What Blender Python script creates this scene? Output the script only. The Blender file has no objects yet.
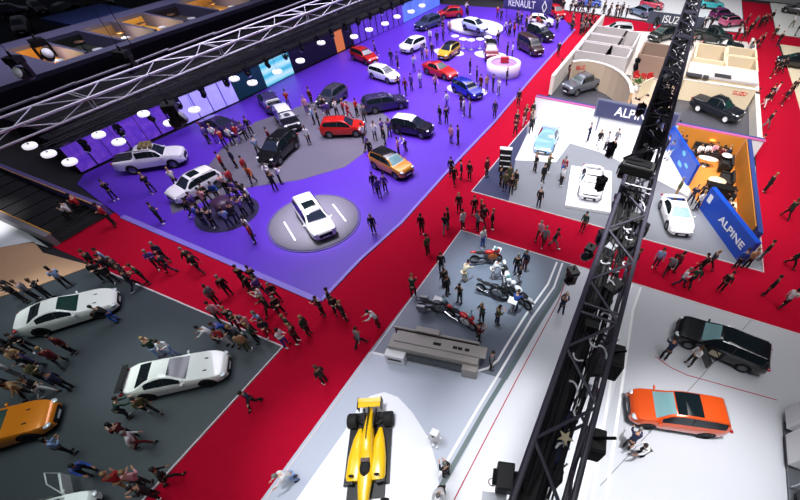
import bpy, bmesh, math, random
from mathutils import Vector, Matrix, Quaternion
random.seed(11)
PI = math.pi
SC = bpy.context.scene
COL = SC.collection
# ------------------------------------------------------------------ camera
PX, PY, FL, CH = 469.0, 317.0, 361.0, 16.0
AX = Vector((0.90922149, 0.3368391, -0.24465426))       # world x in camera axes (right, down, forward)
AY = Vector((0.41621892, -0.72301143, 0.55137672))
AU = Vector((0.00883741, -0.60315329, -0.79757633))
AX = Vector((0.90922149, 0.3368391, -0.24465426)).normalized()
AU = AU.normalized()
AY = AU.cross(AX).normalized()
AX = AY.cross(AU).normalized()

def ray(px, py):
    r = Vector((px - PX, py - PY, FL))
    return Vector((r.dot(AX), r.dot(AY), r.dot(AU)))
def G(px, py, z=0.0):
    r = ray(px, py); t = (z - CH) / r.z
    return Vector((r.x * t, r.y * t, z))
def GX(px, py, X):
    r = ray(px, py); t = X / r.x
    return Vector((X, r.y * t, CH + r.z * t))
def GY(px, py, Y):
    r = ray(px, py); t = Y / r.y
    return Vector((r.x * t, Y, CH + r.z * t))
def pix(w):
    v = Vector((w[0], w[1], w[2] - CH))
    c = AX * v.x + AY * v.y + AU * v.z
    return (PX + FL * c.x / c.z, PY + FL * c.y / c.z)

cam_d = bpy.data.cameras.new('camera')
cam = bpy.data.objects.new('camera', cam_d); COL.objects.link(cam)
cam_d.sensor_width = 36.0; cam_d.sensor_fit = 'HORIZONTAL'
cam_d.lens = 36.0 * FL / 800.0
cam_d.shift_x = (400.0 - PX) / 800.0
cam_d.shift_y = (PY - 250.0) / 800.0
cam_d.clip_end = 400; cam_d.clip_start = 0.05
cx = Vector((AX.x, AY.x, AU.x)); cyv = -Vector((AX.y, AY.y, AU.y)); cz = -Vector((AX.z, AY.z, AU.z))
M = Matrix((cx, cyv, cz)).transposed().to_4x4(); M.translation = Vector((0, 0, CH))
cam.matrix_world = M
SC.camera = cam
SC.view_settings.view_transform = 'Standard'
SC.view_settings.look = 'None'
SC.view_settings.gamma = 1.0
SC.view_settings.use_curve_mapping = False
SC.view_settings.exposure = EXPOSURE if 'EXPOSURE' in globals() else 0.0

# ------------------------------------------------------------------ materials
def lin(c):
    return tuple(((v / 255.0) / 12.92 if v / 255.0 <= 0.04045 else ((v / 255.0 + 0.055) / 1.055) ** 2.4) for v in c)
MATS = {}
def mat(name, rgb, rough=0.6, metal=0.0, coat=0.0, noise=0.0, nscale=8.0, emit=0.0, spec=0.5, bump=0.0):
    if name in MATS: return MATS[name]
    m = bpy.data.materials.new(name); m.use_nodes = True
    nt = m.node_tree; b = nt.nodes['Principled BSDF']
    col = (*lin(rgb), 1)
    b.inputs['Base Color'].default_value = col
    b.inputs['Roughness'].default_value = rough
    b.inputs['Metallic'].default_value = metal
    b.inputs['Coat Weight'].default_value = coat
    b.inputs['Specular IOR Level'].default_value = spec
    if noise > 0 or bump > 0:
        tc = nt.nodes.new('ShaderNodeTexCoord'); nz = nt.nodes.new('ShaderNodeTexNoise')
        nz.inputs['Scale'].default_value = nscale; nz.inputs['Detail'].default_value = 6
        nt.links.new(tc.outputs['Object'], nz.inputs['Vector'])
        if noise > 0:
            mx = nt.nodes.new('ShaderNodeMix'); mx.data_type = 'RGBA'
            mx.inputs[6].default_value = tuple(c * (1 - noise) for c in col[:3]) + (1,)
            mx.inputs[7].default_value = tuple(min(1, c * (1 + noise)) for c in col[:3]) + (1,)
            nt.links.new(nz.outputs['Fac'], mx.inputs[0]); nt.links.new(mx.outputs[2], b.inputs['Base Color'])
        if bump > 0:
            bp = nt.nodes.new('ShaderNodeBump'); bp.inputs['Strength'].default_value = bump
            nt.links.new(nz.outputs['Fac'], bp.inputs['Height']); nt.links.new(bp.outputs['Normal'], b.inputs['Normal'])
    if emit > 0:
        b.inputs['Emission Color'].default_value = col
        b.inputs['Emission Strength'].default_value = emit
    MATS[name] = m
    return m

def screen_mat(name, c1, c2, strength, scale=3.0, axis='Y', dark=0.0):
    """backlit stage screen with vertical bands"""
    m = bpy.data.materials.new(name); m.use_nodes = True; nt = m.node_tree; b = nt.nodes['Principled BSDF']
    tc = nt.nodes.new('ShaderNodeTexCoord'); w = nt.nodes.new('ShaderNodeTexWave'); w.wave_type = 'BANDS'
    w.bands_direction = axis; w.inputs['Scale'].default_value = scale; w.inputs['Distortion'].default_value = 1.2
    w.inputs['Detail'].default_value = 2
    nt.links.new(tc.outputs['Object'], w.inputs['Vector'])
    cr = nt.nodes.new('ShaderNodeValToRGB')
    cr.color_ramp.elements[0].color = (*lin(c1), 1); cr.color_ramp.elements[1].color = (*lin(c2), 1)
    nt.links.new(w.outputs['Fac'], cr.inputs['Fac'])
    nt.links.new(cr.outputs['Color'], b.inputs['Base Color']); nt.links.new(cr.outputs['Color'], b.inputs['Emission Color'])
    b.inputs['Emission Strength'].default_value = strength; b.inputs['Roughness'].default_value = 0.4
    return m

BLACK = mat('black_metal', (14, 14, 17), 0.45, 0.4)
BLACKM = mat('black_matt', (12, 12, 14), 0.8)
TRUSSG = mat('aluminium_truss', (186, 184, 196), 0.4, 0.3)
TRUSSK = mat('black_truss', (54, 52, 64), 0.4, 0.15)
WHITE = mat('white_paint', (235, 235, 238), 0.45)
GLASS = mat('dark_glass', (16, 26, 30), 0.06, 0.0, 0.6)
GLASSG = mat('green_glass', (24, 56, 50), 0.22, 0.0, 0.2)
GLASSC = mat('clear_windscreen', (120, 160, 165), 0.08, 0.0, 0.6)
TYRE = mat('tyre_rubber', (16, 16, 17), 0.8)
RIM = mat('alloy_rim', (150, 152, 158), 0.3, 0.8)
RIMD = mat('dark_rim', (45, 45, 50), 0.35, 0.7)
PLAST = mat('dark_cladding', (24, 24, 27), 0.6)
CHROME = mat('chrome', (200, 202, 208), 0.18, 0.9)
LAMP = mat('headlamp', (215, 222, 230), 0.12, 0.2, 0.5)
TAIL = mat('tail_lamp', (165, 12, 16), 0.15, 0.0, 0.6)
SKIN = mat('skin', (196, 146, 118), 0.6)

# ------------------------------------------------------------------ helpers
def tag(o, label=None, cat=None, group=None, kind=None):
    if label: o['label'] = label
    if cat: o['category'] = cat
    if group: o['group'] = group
    if kind: o['kind'] = kind
    return o
def empty(name, loc, rz=0.0, label=None, cat=None, group=None):
    o = bpy.data.objects.new(name, None); COL.objects.link(o)
    o.location = loc; o.rotation_euler = (0, 0, rz); o.empty_display_size = 0.3
    return tag(o, label, cat, group)
def link(name, me, parent=None, mats=None, loc=None):
    o = bpy.data.objects.new(name, me); COL.objects.link(o)
    if parent is not None: o.parent = parent
    if loc is not None: o.location = loc
    if mats:
        for i, m in enumerate(mats):
            if i < len(o.material_slots):
                o.material_slots[i].link = 'OBJECT'; o.material_slots[i].material = m
    return o

class MB:
    def __init__(s): s.b = bmesh.new()
    def box(s, c, d, rz=0.0, rot=None, mi=0):
        r = bmesh.ops.create_cube(s.b, size=1.0)
        mt = Matrix.Translation(Vector(c)) @ (rot if rot is not None else Matrix.Rotation(rz, 4, 'Z')) @ Matrix.Diagonal((d[0], d[1], d[2], 1))
        bmesh.ops.transform(s.b, matrix=mt, verts=r['verts'])
        if mi:
            for f in set(f for v in r['verts'] for f in v.link_faces): f.material_index = mi
        return s
    def span(s, a, b, mi=0):
        a = Vector(a); b = Vector(b)
        return s.box((a + b) / 2, [abs(x) for x in (b - a)], mi=mi)
    def tube(s, a, b, r, r2=None, n=8, mi=0):
        a = Vector(a); b = Vector(b); L = (b - a).length
        if L < 1e-5: return s
        q = (b - a).to_track_quat('Z', 'Y').to_matrix().to_4x4()
        q.translation = (a + b) / 2
        res = bmesh.ops.create_cone(s.b, cap_ends=True, segments=n, radius1=r, radius2=r if r2 is None else r2, depth=L, matrix=q)
        if mi:
            for f in set(f for v in res['verts'] for f in v.link_faces): f.material_index = mi
        return s
    def ball(s, c, d, n=12, rot=None, mi=0):
        mt = Matrix.Translation(Vector(c)) @ (rot if rot is not None else Matrix.Identity(4)) @ Matrix.Diagonal((d[0] / 2, d[1] / 2, d[2] / 2, 1))
        res = bmesh.ops.create_uvsphere(s.b, u_segments=n, v_segments=max(6, n * 2 // 3), radius=1.0, matrix=mt)
        for f in set(f for v in res['verts'] for f in v.link_faces):
            f.smooth = True
            if mi: f.material_index = mi
        return s
    def lathe(s, prof, n=20, mt=None, mi=0):
        rings = []
        for r, z in prof:
            rings.append([s.b.verts.new((r * math.cos(2 * PI * k / n), r * math.sin(2 * PI * k / n), z)) for k in range(n)])
        vs = [v for r in rings for v in r]
        for a, b in zip(rings, rings[1:]):
            for k in range(n):
                f = s.b.faces.new((a[k], a[(k + 1) % n], b[(k + 1) % n], b[k])); f.smooth = True; f.material_index = mi
        closed = abs(prof[0][0] - prof[-1][0]) + abs(prof[0][1] - prof[-1][1]) < 1e-6
        for r in (() if closed else (rings[0][::-1], rings[-1])):
            if len(set(tuple(round(x, 6) for x in v.co) for v in r)) > 2:
                f = s.b.faces.new(r); f.material_index = mi
        if mt is not None: bmesh.ops.transform(s.b, matrix=mt, verts=vs)
        return s
    def prism(s, pts, z0, z1, mi=0):
        lo = [s.b.verts.new((p[0], p[1], z0)) for p in pts]; hi = [s.b.verts.new((p[0], p[1], z1)) for p in pts]
        n = len(pts)
        fs = [s.b.faces.new(lo[::-1]), s.b.faces.new(hi)]
        for k in range(n): fs.append(s.b.faces.new((lo[k], lo[(k + 1) % n], hi[(k + 1) % n], hi[k])))
        for f in fs: f.material_index = mi
        return s
    def mesh(s, name, bevel=0.0, smooth=False):
        if bevel > 0:
            bmesh.ops.bevel(s.b, geom=[e for e in s.b.edges if len(e.link_faces) == 2 and e.calc_face_angle(0) > 0.6], offset=bevel, segments=2, affect='EDGES', profile=0.6)
        bmesh.ops.recalc_face_normals(s.b, faces=s.b.faces)
        me = bpy.data.meshes.new(name); s.b.to_mesh(me); s.b.free()
        if smooth:
            for p in me.polygons: p.use_smooth = True
            me.set_sharp_from_angle(angle=math.radians(40))
        return me
    def build(s, name, mats, parent=None, loc=None, bevel=0.0, smooth=False, rz=None):
        me = s.mesh(name, bevel, smooth)
        for m in (mats if isinstance(mats, (list, tuple)) else [mats]): me.materials.append(m)
        o = link(name, me, parent, None, loc)
        if rz is not None: o.rotation_euler = (0, 0, rz)
        return o

def slab(name, pts, z0, z1, m, label=None, cat=None, kind='structure'):
    o = MB().prism([(p[0], p[1]) for p in pts], z0, z1).build(name, m)
    if kind: o['kind'] = kind
    return tag(o, label, cat)
def pslab(name, pxs, z0, z1, m, **k):
    return slab(name, [G(x, y, z1) for x, y in pxs], z0, z1, m, **k)
def strip_pts(pts, w):
    """ribbon polygon quads of width w along a polyline"""
    L = []; R = []
    for i, p in enumerate(pts):
        a = pts[max(i - 1, 0)]; b = pts[min(i + 1, len(pts) - 1)]
        d = (Vector(b) - Vector(a)); d.z = 0; d.normalize(); n = Vector((-d.y, d.x, 0)) * w / 2
        L.append(Vector(p) + n); R.append(Vector(p) - n)
    return L, R
def ribbon(name, pts, w, z0, z1, m, label=None, cat=None, kind='structure', parent=None):
    L, R = strip_pts(pts, w); mb = MB()
    for i in range(len(pts) - 1):
        mb.prism([L[i][:2], R[i][:2], R[i + 1][:2], L[i + 1][:2]], z0, z1)
    o = mb.build(name, m, parent)
    if kind and parent is None: o['kind'] = kind
    return tag(o, label, cat)
def text_mesh(s, size, depth=0.02, bold=False, sx=1.0):
    c = bpy.data.curves.new('lettering', 'FONT'); c.body = s; c.size = size; c.extrude = depth
    c.align_x = 'CENTER'; c.align_y = 'CENTER'; c.offset = 0.012 * size if bold else 0
    o = bpy.data.objects.new('tmp', c); COL.objects.link(o)
    dg = bpy.context.evaluated_depsgraph_get()
    me = bpy.data.meshes.new_from_object(o.evaluated_get(dg))
    bpy.data.objects.remove(o); bpy.data.curves.remove(c)
    if sx != 1.0: me.transform(Matrix.Diagonal((sx, 1, 1, 1)))
    return me
def text(s, size, m, parent, mt, depth=0.02, bold=True, name='lettering', sx=1.0):
    me = text_mesh(s, size, depth, bold, sx); me.transform(mt); me.materials.clear(); me.materials.append(m)
    return link(name, me, parent)
UPX = Matrix.Rotation(PI / 2, 4, 'X')          # text standing up, facing -Y

ORD = ['first', 'second', 'third', 'fourth', 'fifth', 'sixth', 'seventh', 'eighth', 'ninth', 'tenth', 'eleventh', 'twelfth', 'thirteenth', 'fourteenth', 'fifteenth', 'sixteenth', 'seventeenth', 'eighteenth', 'nineteenth', 'twentieth']
LANDMARKS = []                                  # (phrase, world position, radius)
BLOCK = []                                      # oriented boxes people keep clear of (centre, heading, half length, half width)

# ------------------------------------------------------------------ cars
def pchip(pts):
    pts = sorted(pts); X = [p[0] for p in pts]; Y = [p[1] for p in pts]; n = len(X)
    h = [X[i + 1] - X[i] for i in range(n - 1)]; d = [(Y[i + 1] - Y[i]) / h[i] for i in range(n - 1)]
    m = [0.0] * n; m[0] = d[0]; m[-1] = d[-1]
    for i in range(1, n - 1):
        m[i] = 0 if d[i - 1] * d[i] <= 0 else 2 * d[i - 1] * d[i] / (d[i - 1] + d[i])
    def f(x):
        x = min(max(x, X[0]), X[-1]); i = 0
        while i < n - 2 and x > X[i + 1]: i += 1
        t = (x - X[i]) / h[i]
        return ((2 * t ** 3 - 3 * t * t + 1) * Y[i] + (t ** 3 - 2 * t * t + t) * h[i] * m[i] + (-2 * t ** 3 + 3 * t * t) * Y[i + 1] + (t ** 3 - t * t) * h[i] * m[i + 1])
    return f
KINDS = {
 'suv': dict(L=4.6, W=1.86, xc=.27, xw=.10, xr=-.41, xg=-.475, wr=.66, r=.37, zb=.27, ax=(.31, -.29),
   top=[(.5, .60), (.49, .80), (.45, .93), (.33, 1.03), (.27, 1.09), (.10, 1.56), (-.02, 1.66), (-.25, 1.64), (-.41, 1.55), (-.475, 1.12), (-.495, .98), (-.5, .62)],
   belt=[(.5, .55), (.44, .82), (.25, .95), (-.2, 1.03), (-.4, 1.08), (-.48, .98), (-.5, .58)]),
 'crossover': dict(L=4.2, W=1.8, xc=.25, xw=.08, xr=-.40, xg=-.475, wr=.63, r=.35, zb=.25, ax=(.31, -.30),
   top=[(.5, .55), (.49, .74), (.45, .88), (.32, .99), (.25, 1.03), (.08, 1.46), (-.05, 1.56), (-.25, 1.53), (-.40, 1.44), (-.475, 1.05), (-.495, .9), (-.5, .55)],
   belt=[(.5, .5), (.44, .78), (.25, .91), (-.2, .99), (-.4, 1.03), (-.48, .92), (-.5, .52)]),
 'hatch': dict(L=4.1, W=1.76, xc=.26, xw=.07, xr=-.40, xg=-.475, wr=.60, r=.33, zb=.2, ax=(.31, -.30),
   top=[(.5, .45), (.485, .64), (.44, .76), (.33, .88), (.26, .95), (.07, 1.38), (-.05, 1.46), (-.28, 1.42), (-.40, 1.34), (-.475, .98), (-.495, .85), (-.5, .48)],
   belt=[(.5, .42), (.44, .68), (.25, .84), (-.2, .92), (-.4, .95), (-.48, .86), (-.5, .46)]),
 'wagon': dict(L=4.85, W=1.88, xc=.23, xw=.08, xr=-.42, xg=-.48, wr=.63, r=.35, zb=.2, ax=(.31, -.28),
   top=[(.5, .48), (.485, .68), (.44, .80), (.31, .91), (.23, .97), (.08, 1.40), (-.03, 1.50), (-.28, 1.48), (-.42, 1.40), (-.48, 1.02), (-.495, .88), (-.5, .5)],
   belt=[(.5, .44), (.44, .72), (.25, .87), (-.2, .94), (-.4, .97), (-.48, .88), (-.5, .48)]),
 'coupe': dict(L=4.8, W=1.9, pr=.34, xc=.14, xw=-.02, xr=-.19, xg=-.34, wr=.58, r=.36, zb=.14, ax=(.30, -.29),
   top=[(.5, .40), (.485, .56), (.42, .72), (.30, .85), (.14, .94), (-.02, 1.30), (-.09, 1.36), (-.19, 1.31), (-.34, 1.04), (-.41, .98), (-.485, .95), (-.5, .55)],
   belt=[(.5, .36), (.42, .66), (.25, .80), (-.1, .86), (-.3, .92), (-.46, .88), (-.5, .5)]),
 'small_coupe': dict(L=4.4, W=1.9, pr=.34, xc=.19, xw=.03, xr=-.16, xg=-.34, wr=.56, r=.34, zb=.13, ax=(.29, -.28),
   top=[(.5, .36), (.485, .50), (.42, .66), (.30, .80), (.19, .88), (.03, 1.20), (-.07, 1.26), (-.16, 1.22), (-.34, .95), (-.42, .88), (-.485, .82), (-.5, .5)],
   belt=[(.5, .32), (.42, .60), (.27, .75), (-.1, .80), (-.3, .86), (-.46, .78), (-.5, .45)]),
 'pickup': dict(L=5.4, W=1.9, xc=.24, xw=.13, xr=-.14, xg=-.175, wr=.66, r=.40, zb=.33, ax=(.31, -.27),
   top=[(.5, .70), (.49, .96), (.45, 1.06), (.31, 1.15), (.24, 1.19), (.13, 1.66), (.04, 1.78), (-.08, 1.77), (-.14, 1.70), (-.175, 1.20), (-.2, 1.17), (-.48, 1.15), (-.5, .7)],
   belt=[(.5, .65), (.44, .95), (.25, 1.06), (-.15, 1.12), (-.4, 1.13), (-.48, 1.10), (-.5, .66)]),
 'van': dict(L=4.6, W=1.88, xc=.31, xw=.17, xr=-.46, xg=-.492, wr=.74, r=.34, zb=.22, ax=(.32, -.30),
   top=[(.5, .55), (.49, .80), (.45, .92), (.36, 1.02), (.31, 1.08), (.17, 1.70), (.05, 1.84), (-.28, 1.85), (-.46, 1.80), (-.492, 1.1), (-.496, .95), (-.5, .6)],
   belt=[(.5, .5), (.44, .80), (.3, .95), (-.2, 1.02), (-.45, 1.05), (-.49, .98), (-.5, .56)]),
}
def car_proto(kind):
    K = KINDS[kind]; L, W = K['L'], K['W']; top = pchip(K['top']); belt = pchip(K['belt'])
    xc, xw, xr, xg = K['xc'], K['xw'], K['xr'], K['xg']
    us = set(round(-.5 + i / 44.0, 4) for i in range(45))
    side_f = xc - (xc - xw) * .35; side_r = xr + (0.0 if kind != 'pickup' else .01)
    if kind in ('coupe', 'small_coupe'): side_r = xr - .06
    bp = (side_f + side_r) / 2 + .02; cp = side_r + .07
    keys = [xc, xw, xr, xg, side_f, side_r, bp - .009, bp + .009, .495, -.495, .482, -.485]
    us = [u for u in us if all(abs(u - k) > .008 for k in keys)] + keys
    us = sorted(set(us))
    bm = bmesh.new(); rings = []
    zlo = K['zb']
    for u in us:
        zt = top(u); zbt = min(belt(u), zt - .02)
        e0 = .32 if 'pr' in K else .36; e = max(0.0, (abs(u) - e0) / (.5 - e0)); wf = W / 2 * (1 - K.get('pr', .22) * e ** 2.2)
        zb = zlo + .10 * max(0, (abs(u) - .44) / .06) ** 2
        c = min(1.0, max(0.0, (zt - zbt - .10) / .38))
        wr = (wf * .90) * (1 - c) + K['wr'] * c
        ws = wf * .95
        half = [(0, zb), (wf * .84, zb), (wf * .965, zb + .10), (wf * .99, zb + (zbt - zb) * .42), (wf, zb + (zbt - zb) * .66), (wf * .985, zb + (zbt - zb) * .86), (ws, zbt),
                (ws + (wr - ws) * .10, zbt + (zt - zbt) * .14), (ws + (wr - ws) * .86, zbt + (zt - zbt) * .80), (wr, zbt + (zt - zbt) * .91), (wr * .86, zbt + (zt - zbt) * .965), (wr * .45, zt - .004), (0, zt)]
        pts = half + [(-y, z) for y, z in half[-2:0:-1]]
        rings.append([bm.verts.new((u * L, y, z)) for y, z in pts])
    n = len(rings[0])
    # slots: 0 paint 1 cladding 2 windscreen 3 rear glass 4 side glass 5 roof 6 arch
    for i in range(len(us) - 1):
        um = (us[i] + us[i + 1]) / 2
        for k in range(n):
            f = bm.faces.new((rings[i][k], rings[i][(k + 1) % n], rings[i + 1][(k + 1) % n], rings[i + 1][k]))
            f.smooth = True; kk = k if k < 12 else n - 1 - k
            mi = 0
            if kk <= 1: mi = 1
            if kk in (10, 11):
                if xw < um < xc: mi = 2
                elif xg < um < xr: mi = 3
                elif xr < um < xw: mi = 5
            if kk == 9 and xr < um < xw: mi = 5
            if kk == 7 and side_r < um < side_f:
                mi = 4
                if abs(um - bp) < .009: mi = 1
            if kind == 'pickup' and kk in (10, 11) and -.47 < um < -.20: mi = 1
            f.material_index = mi
    bm.faces.new(rings[0]); bm.faces.new(rings[-1][::-1])
    bmesh.ops.recalc_face_normals(bm, faces=bm.faces)
    me = bpy.data.meshes.new('body')
    bm.to_mesh(me); bm.free()
    dummy = [mat('slot%d' % i, (128, 128, 128)) for i in range(7)]
    for m in dummy: me.materials.append(m)
    o = link('tmp', me)
    cb = MB(); r = K['r']
    cut = MB()
    for ax in K['ax']:
        for sd in (-1, 1):
            cut.tube((ax * L, sd * (W / 2 - .27), r), (ax * L, sd * (W / 2 + .15), r), r + .055, n=28)
    cm = cut.mesh('cut')
    for m in dummy: cm.materials.append(m)
    for p in cm.polygons: p.material_index = 6
    co = link('tmpc', cm)
    md = o.modifiers.new('b', 'BOOLEAN'); md.operation = 'DIFFERENCE'; md.object = co; md.solver = 'EXACT'
    dg = bpy.context.evaluated_depsgraph_get(); dg.update()
    res = bpy.data.meshes.new_from_object(o.evaluated_get(dg))
    bpy.data.objects.remove(o); bpy.data.objects.remove(co)
    # separate by slot
    P = []
    def sub(keep, name, keys_, side=0):
        b = bmesh.new(); b.from_mesh(res)
        kill = [f for f in b.faces if f.material_index not in keep or (side and f.calc_center_median().y * side < 0)]
        bmesh.ops.delete(b, geom=kill, context='FACES')
        for f in b.faces: f.material_index = keep.index(f.material_index)
        m = bpy.data.meshes.new(name); b.to_mesh(m); b.free()
        for _ in keep: m.materials.append(dummy[0])
        m.set_sharp_from_angle(angle=math.radians(38))
        P.append((name, m, keys_, Vector((0, 0, 0)), []))
    sub([0, 1, 6], 'body', ['paint', 'clad', 'arch'])
    sub([2], 'windscreen', ['wglass']); sub([3], 'rear_window', ['glass']); sub([5], 'roof', ['roof'])
    sub([4], 'side_windows', ['glass'], 1); sub([4], 'side_windows', ['glass'], -1)
    # wheels
    w = .23; ty = MB().lathe([(r * .62, -w / 2), (r * .93, -w / 2), (r, -w / 2 + .04), (r, w / 2 - .04), (r * .93, w / 2), (r * .62, w / 2), (r * .62, -w / 2)], 24)
    tym = ty.mesh('wheel'); tym.materials.append(TYRE)
    rm = MB(); rm.lathe([(r * .66, -.06), (r * .66, .09), (r * .58, .10), (r * .56, .0)], 20); rm.lathe([(0.001, .02), (.055, .02), (.055, .085), (.001, .09)], 10)
    for k in range(5):
        a = k * 2 * PI / 5
        rm.box((math.cos(a) * r * .33, math.sin(a) * r * .33, .07), (r * .62, .055, .03), rz=a)
    rmm = rm.mesh('rim'); rmm.materials.append(RIM)
    for ax in K['ax']:
        for sd in (1, -1):
            P.append(('wheel', tym, ['tyre'], (Vector((ax * L, sd * (W / 2 - w / 2 - .005), r)), sd), [('rim', rmm, ['rim'])]))
    def part(name, mb, keyname, smooth=False):
        m = mb.mesh(name, smooth=smooth); m.materials.append(dummy[0]); P.append((name, m, [keyname], Vector((0, 0, 0)), []))
    zh = top(.455) - .10; zt_ = belt(-.46) - .06
    for sd in (1, -1):
        part('headlight', MB().ball((.462 * L, sd * W * .355, zh), (.36, .34, .15), 12, Matrix.Rotation(-sd * .5, 4, 'Z')), 'lamp')
        part('tail_light', MB().ball((-.478 * L, sd * W * .37, zt_), (.20, .36, .17), 10, Matrix.Rotation(sd * .5, 4, 'Z')), 'tail')
        part('wing_mirror', MB().ball((xc * L - .16, sd * (W / 2 + .07), belt(xc) + .08), (.13, .22, .14), 10).tube((xc * L - .12, sd * (W / 2 - .08), belt(xc) + .02), (xc * L - .14, sd * (W / 2 + .03), belt(xc) + .05), .025, n=6), 'paint')
    part('grille', MB().box((.492 * L, 0, (zlo + zh) / 2 + .02), (.10, W * .50, max(.12, (zh - zlo) * .5))), 'grille')
    part('number_plate', MB().box((.5 * L + .008, 0, zlo + .16), (.02, .50, .11)), 'plate')
    part('rear_bumper', MB().box((-.494 * L, 0, zlo + .12), (.08, W * .62, .16)), 'clad')
    if kind in ('suv', 'wagon', 'crossover', 'pickup'):
        for sd in (1, -1):
            part('roof_rail', MB().tube((xw * L - .15, sd * K['wr'] * .98, top(xw - .03) - .01), (xr * L + .12, sd * K['wr'] * .98, top(xr + .03) + .01), .022, n=6), 'rail')
    return P
PROTO = {}
def hx(c): return '%02x%02x%02x' % tuple(c)
def floorz(x, y):
    if x < -12.4 and 9 < y < 70: return .082
    if x < -12.9 and y < 5.1: return .06
    if x > -8.4 and y < 17.4: return .05
    if -9.6 < x < 9.8 and 21.95 < y < 35.6: return .06
    if -9.3 < x < 9.7 and 35.9 < y < 67: return .055
    if x > 14.3 or y > 73.9: return .05
    return .02
def car(kind, ctr, front, paint, label, short, cat='car', roof=None, glass=None, wglass=None, rim=None, lift=0.0, group=None, panel=None, clad=None, name=None, rail=None, tail=None):
    if kind not in PROTO: PROTO[kind] = car_proto(kind)
    K = KINDS[kind]
    c = G(ctr[0], ctr[1], .6 + lift); f = G(front[0], front[1], .6 + lift)
    a = math.atan2(f.y - c.y, f.x - c.x)
    root = empty(name or cat.replace(' ', '_'), (c.x, c.y, max(lift, floorz(c.x, c.y))), a, label, cat, group)
    pm = mat('paint_' + hx(paint), paint, 0.25, 0.25 if sum(paint) < 600 else 0.0, 0.8)
    S = dict(paint=pm, clad=clad or PLAST, arch=BLACKM, wglass=wglass or (GLASSG if kind == 'coupe' or c.x > -12 else mat('smoke_windscreen', (34, 40, 56), .06, coat=.6)), glass=glass or GLASS, roof=pm if roof is None else mat('paint_' + hx(roof), roof, 0.15, 0.0, 0.8),
             tyre=TYRE, rim=rim or RIM, lamp=LAMP, tail=tail or TAIL, grille=BLACK, plate=WHITE, rail=rail or BLACK)
    for nm, me, keys, loc, subs in PROTO[kind]:
        if nm == 'roof_rail' and rail is False: continue
        o = link(nm, me, root, [S[k] for k in keys])
        if isinstance(loc, tuple):
            p, sd = loc; o.location = p; o.rotation_euler = (-PI / 2 * sd, 0, 0)
            for sn, sm, sk in subs: link(sn, sm, o, [S[k] for k in sk])
    if roof is not None:
        for ch in root.children:
            if ch.name.split('.')[0] == 'roof': ch['label'] = 'contrasting roof panel'
    root.scale = (.90, .90, .90)
    LANDMARKS.append((short, Vector((c.x, c.y, 0)), 2.3))
    BLOCK.append((Vector((c.x, c.y)), a, K['L'] / 2 + .15, K['W'] / 2 + .15))
    return root
# ------------------------------------------------------------------ people
def skin_mesh(name, verts, edges, radii, sub=1, root=0):
    me = bpy.data.meshes.new(name); me.from_pydata([tuple(v) for v in verts], edges, [])
    o = bpy.data.objects.new('tmp', me); COL.objects.link(o)
    md = o.modifiers.new('s', 'SKIN'); md.use_smooth_shade = True; md.branch_smoothing = .3
    if not me.skin_vertices: me.skin_vertices.new()
    for i, r in enumerate(radii):
        r = r if isinstance(r, tuple) else (r, r)
        me.skin_vertices[0].data[i].radius = r
        me.skin_vertices[0].data[i].use_root = (i == root)
    s = o.modifiers.new('u', 'SUBSURF'); s.levels = sub; s.render_levels = sub
    dg = bpy.context.evaluated_depsgraph_get(); dg.update()
    res = bpy.data.meshes.new_from_object(o.evaluated_get(dg)); res.name = name
    bpy.data.objects.remove(o); bpy.data.meshes.remove(me)
    for p in res.polygons: p.use_smooth = True
    res.materials.clear(); res.materials.append(SKIN)
    return res
class SK:
    def __init__(s): s.v = []; s.e = []; s.r = []
    def add(s, p, r, par=None):
        s.v.append(Vector(p)); s.r.append(r)
        if par is not None: s.e.append((par, len(s.v) - 1))
        return len(s.v) - 1
    def mesh(s, name, sub=1): return skin_mesh(name, s.v, s.e, s.r, sub)
# a pose: forward is +Y. lean = forward shift of the chest; arms/legs joints given for left (x<0) and right
def pose(lean=0.0, head=(0, .02), arms=None, legs=None, drop=0.0, twist=0.0):
    hipz = .93 - drop
    ch = Vector((0, lean, hipz + .47 - abs(lean) * .45))
    J = dict(pel=Vector((0, 0, hipz)), belly=Vector((0, lean * .4, hipz + .18 - abs(lean) * .1)), chest=ch, neck=ch + Vector((0, lean * .3 + .01, .13)))
    J['head0'] = J['neck'] + Vector((0, head[1] + .01, .07)); J['head1'] = J['neck'] + Vector((head[0], head[1] + .03, .155)); J['head2'] = J['neck'] + Vector((head[0], head[1] + .02, .235))
    for i, sd in enumerate((-1, 1)):
        a = arms[i] if arms else ((.25, 0, -.28), (.27, .05, -.53))
        sh = ch + Vector((sd * .185, 0, .02))
        J['sh', sd] = sh; J['el', sd] = ch + Vector((sd * a[0][0], a[0][1], a[0][2])); J['wr', sd] = ch + Vector((sd * a[1][0], a[1][1], a[1][2]))
        l = legs[i] if legs else ((.10, .02, .49), (.11, -.02, .09))
        J['hip', sd] = J['pel'] + Vector((sd * .09, 0, -.06)); J['kn', sd] = Vector((sd * l[0][0], l[0][1], l[0][2])); J['an', sd] = Vector((sd * l[1][0], l[1][1], l[1][2]))
    return J
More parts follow.
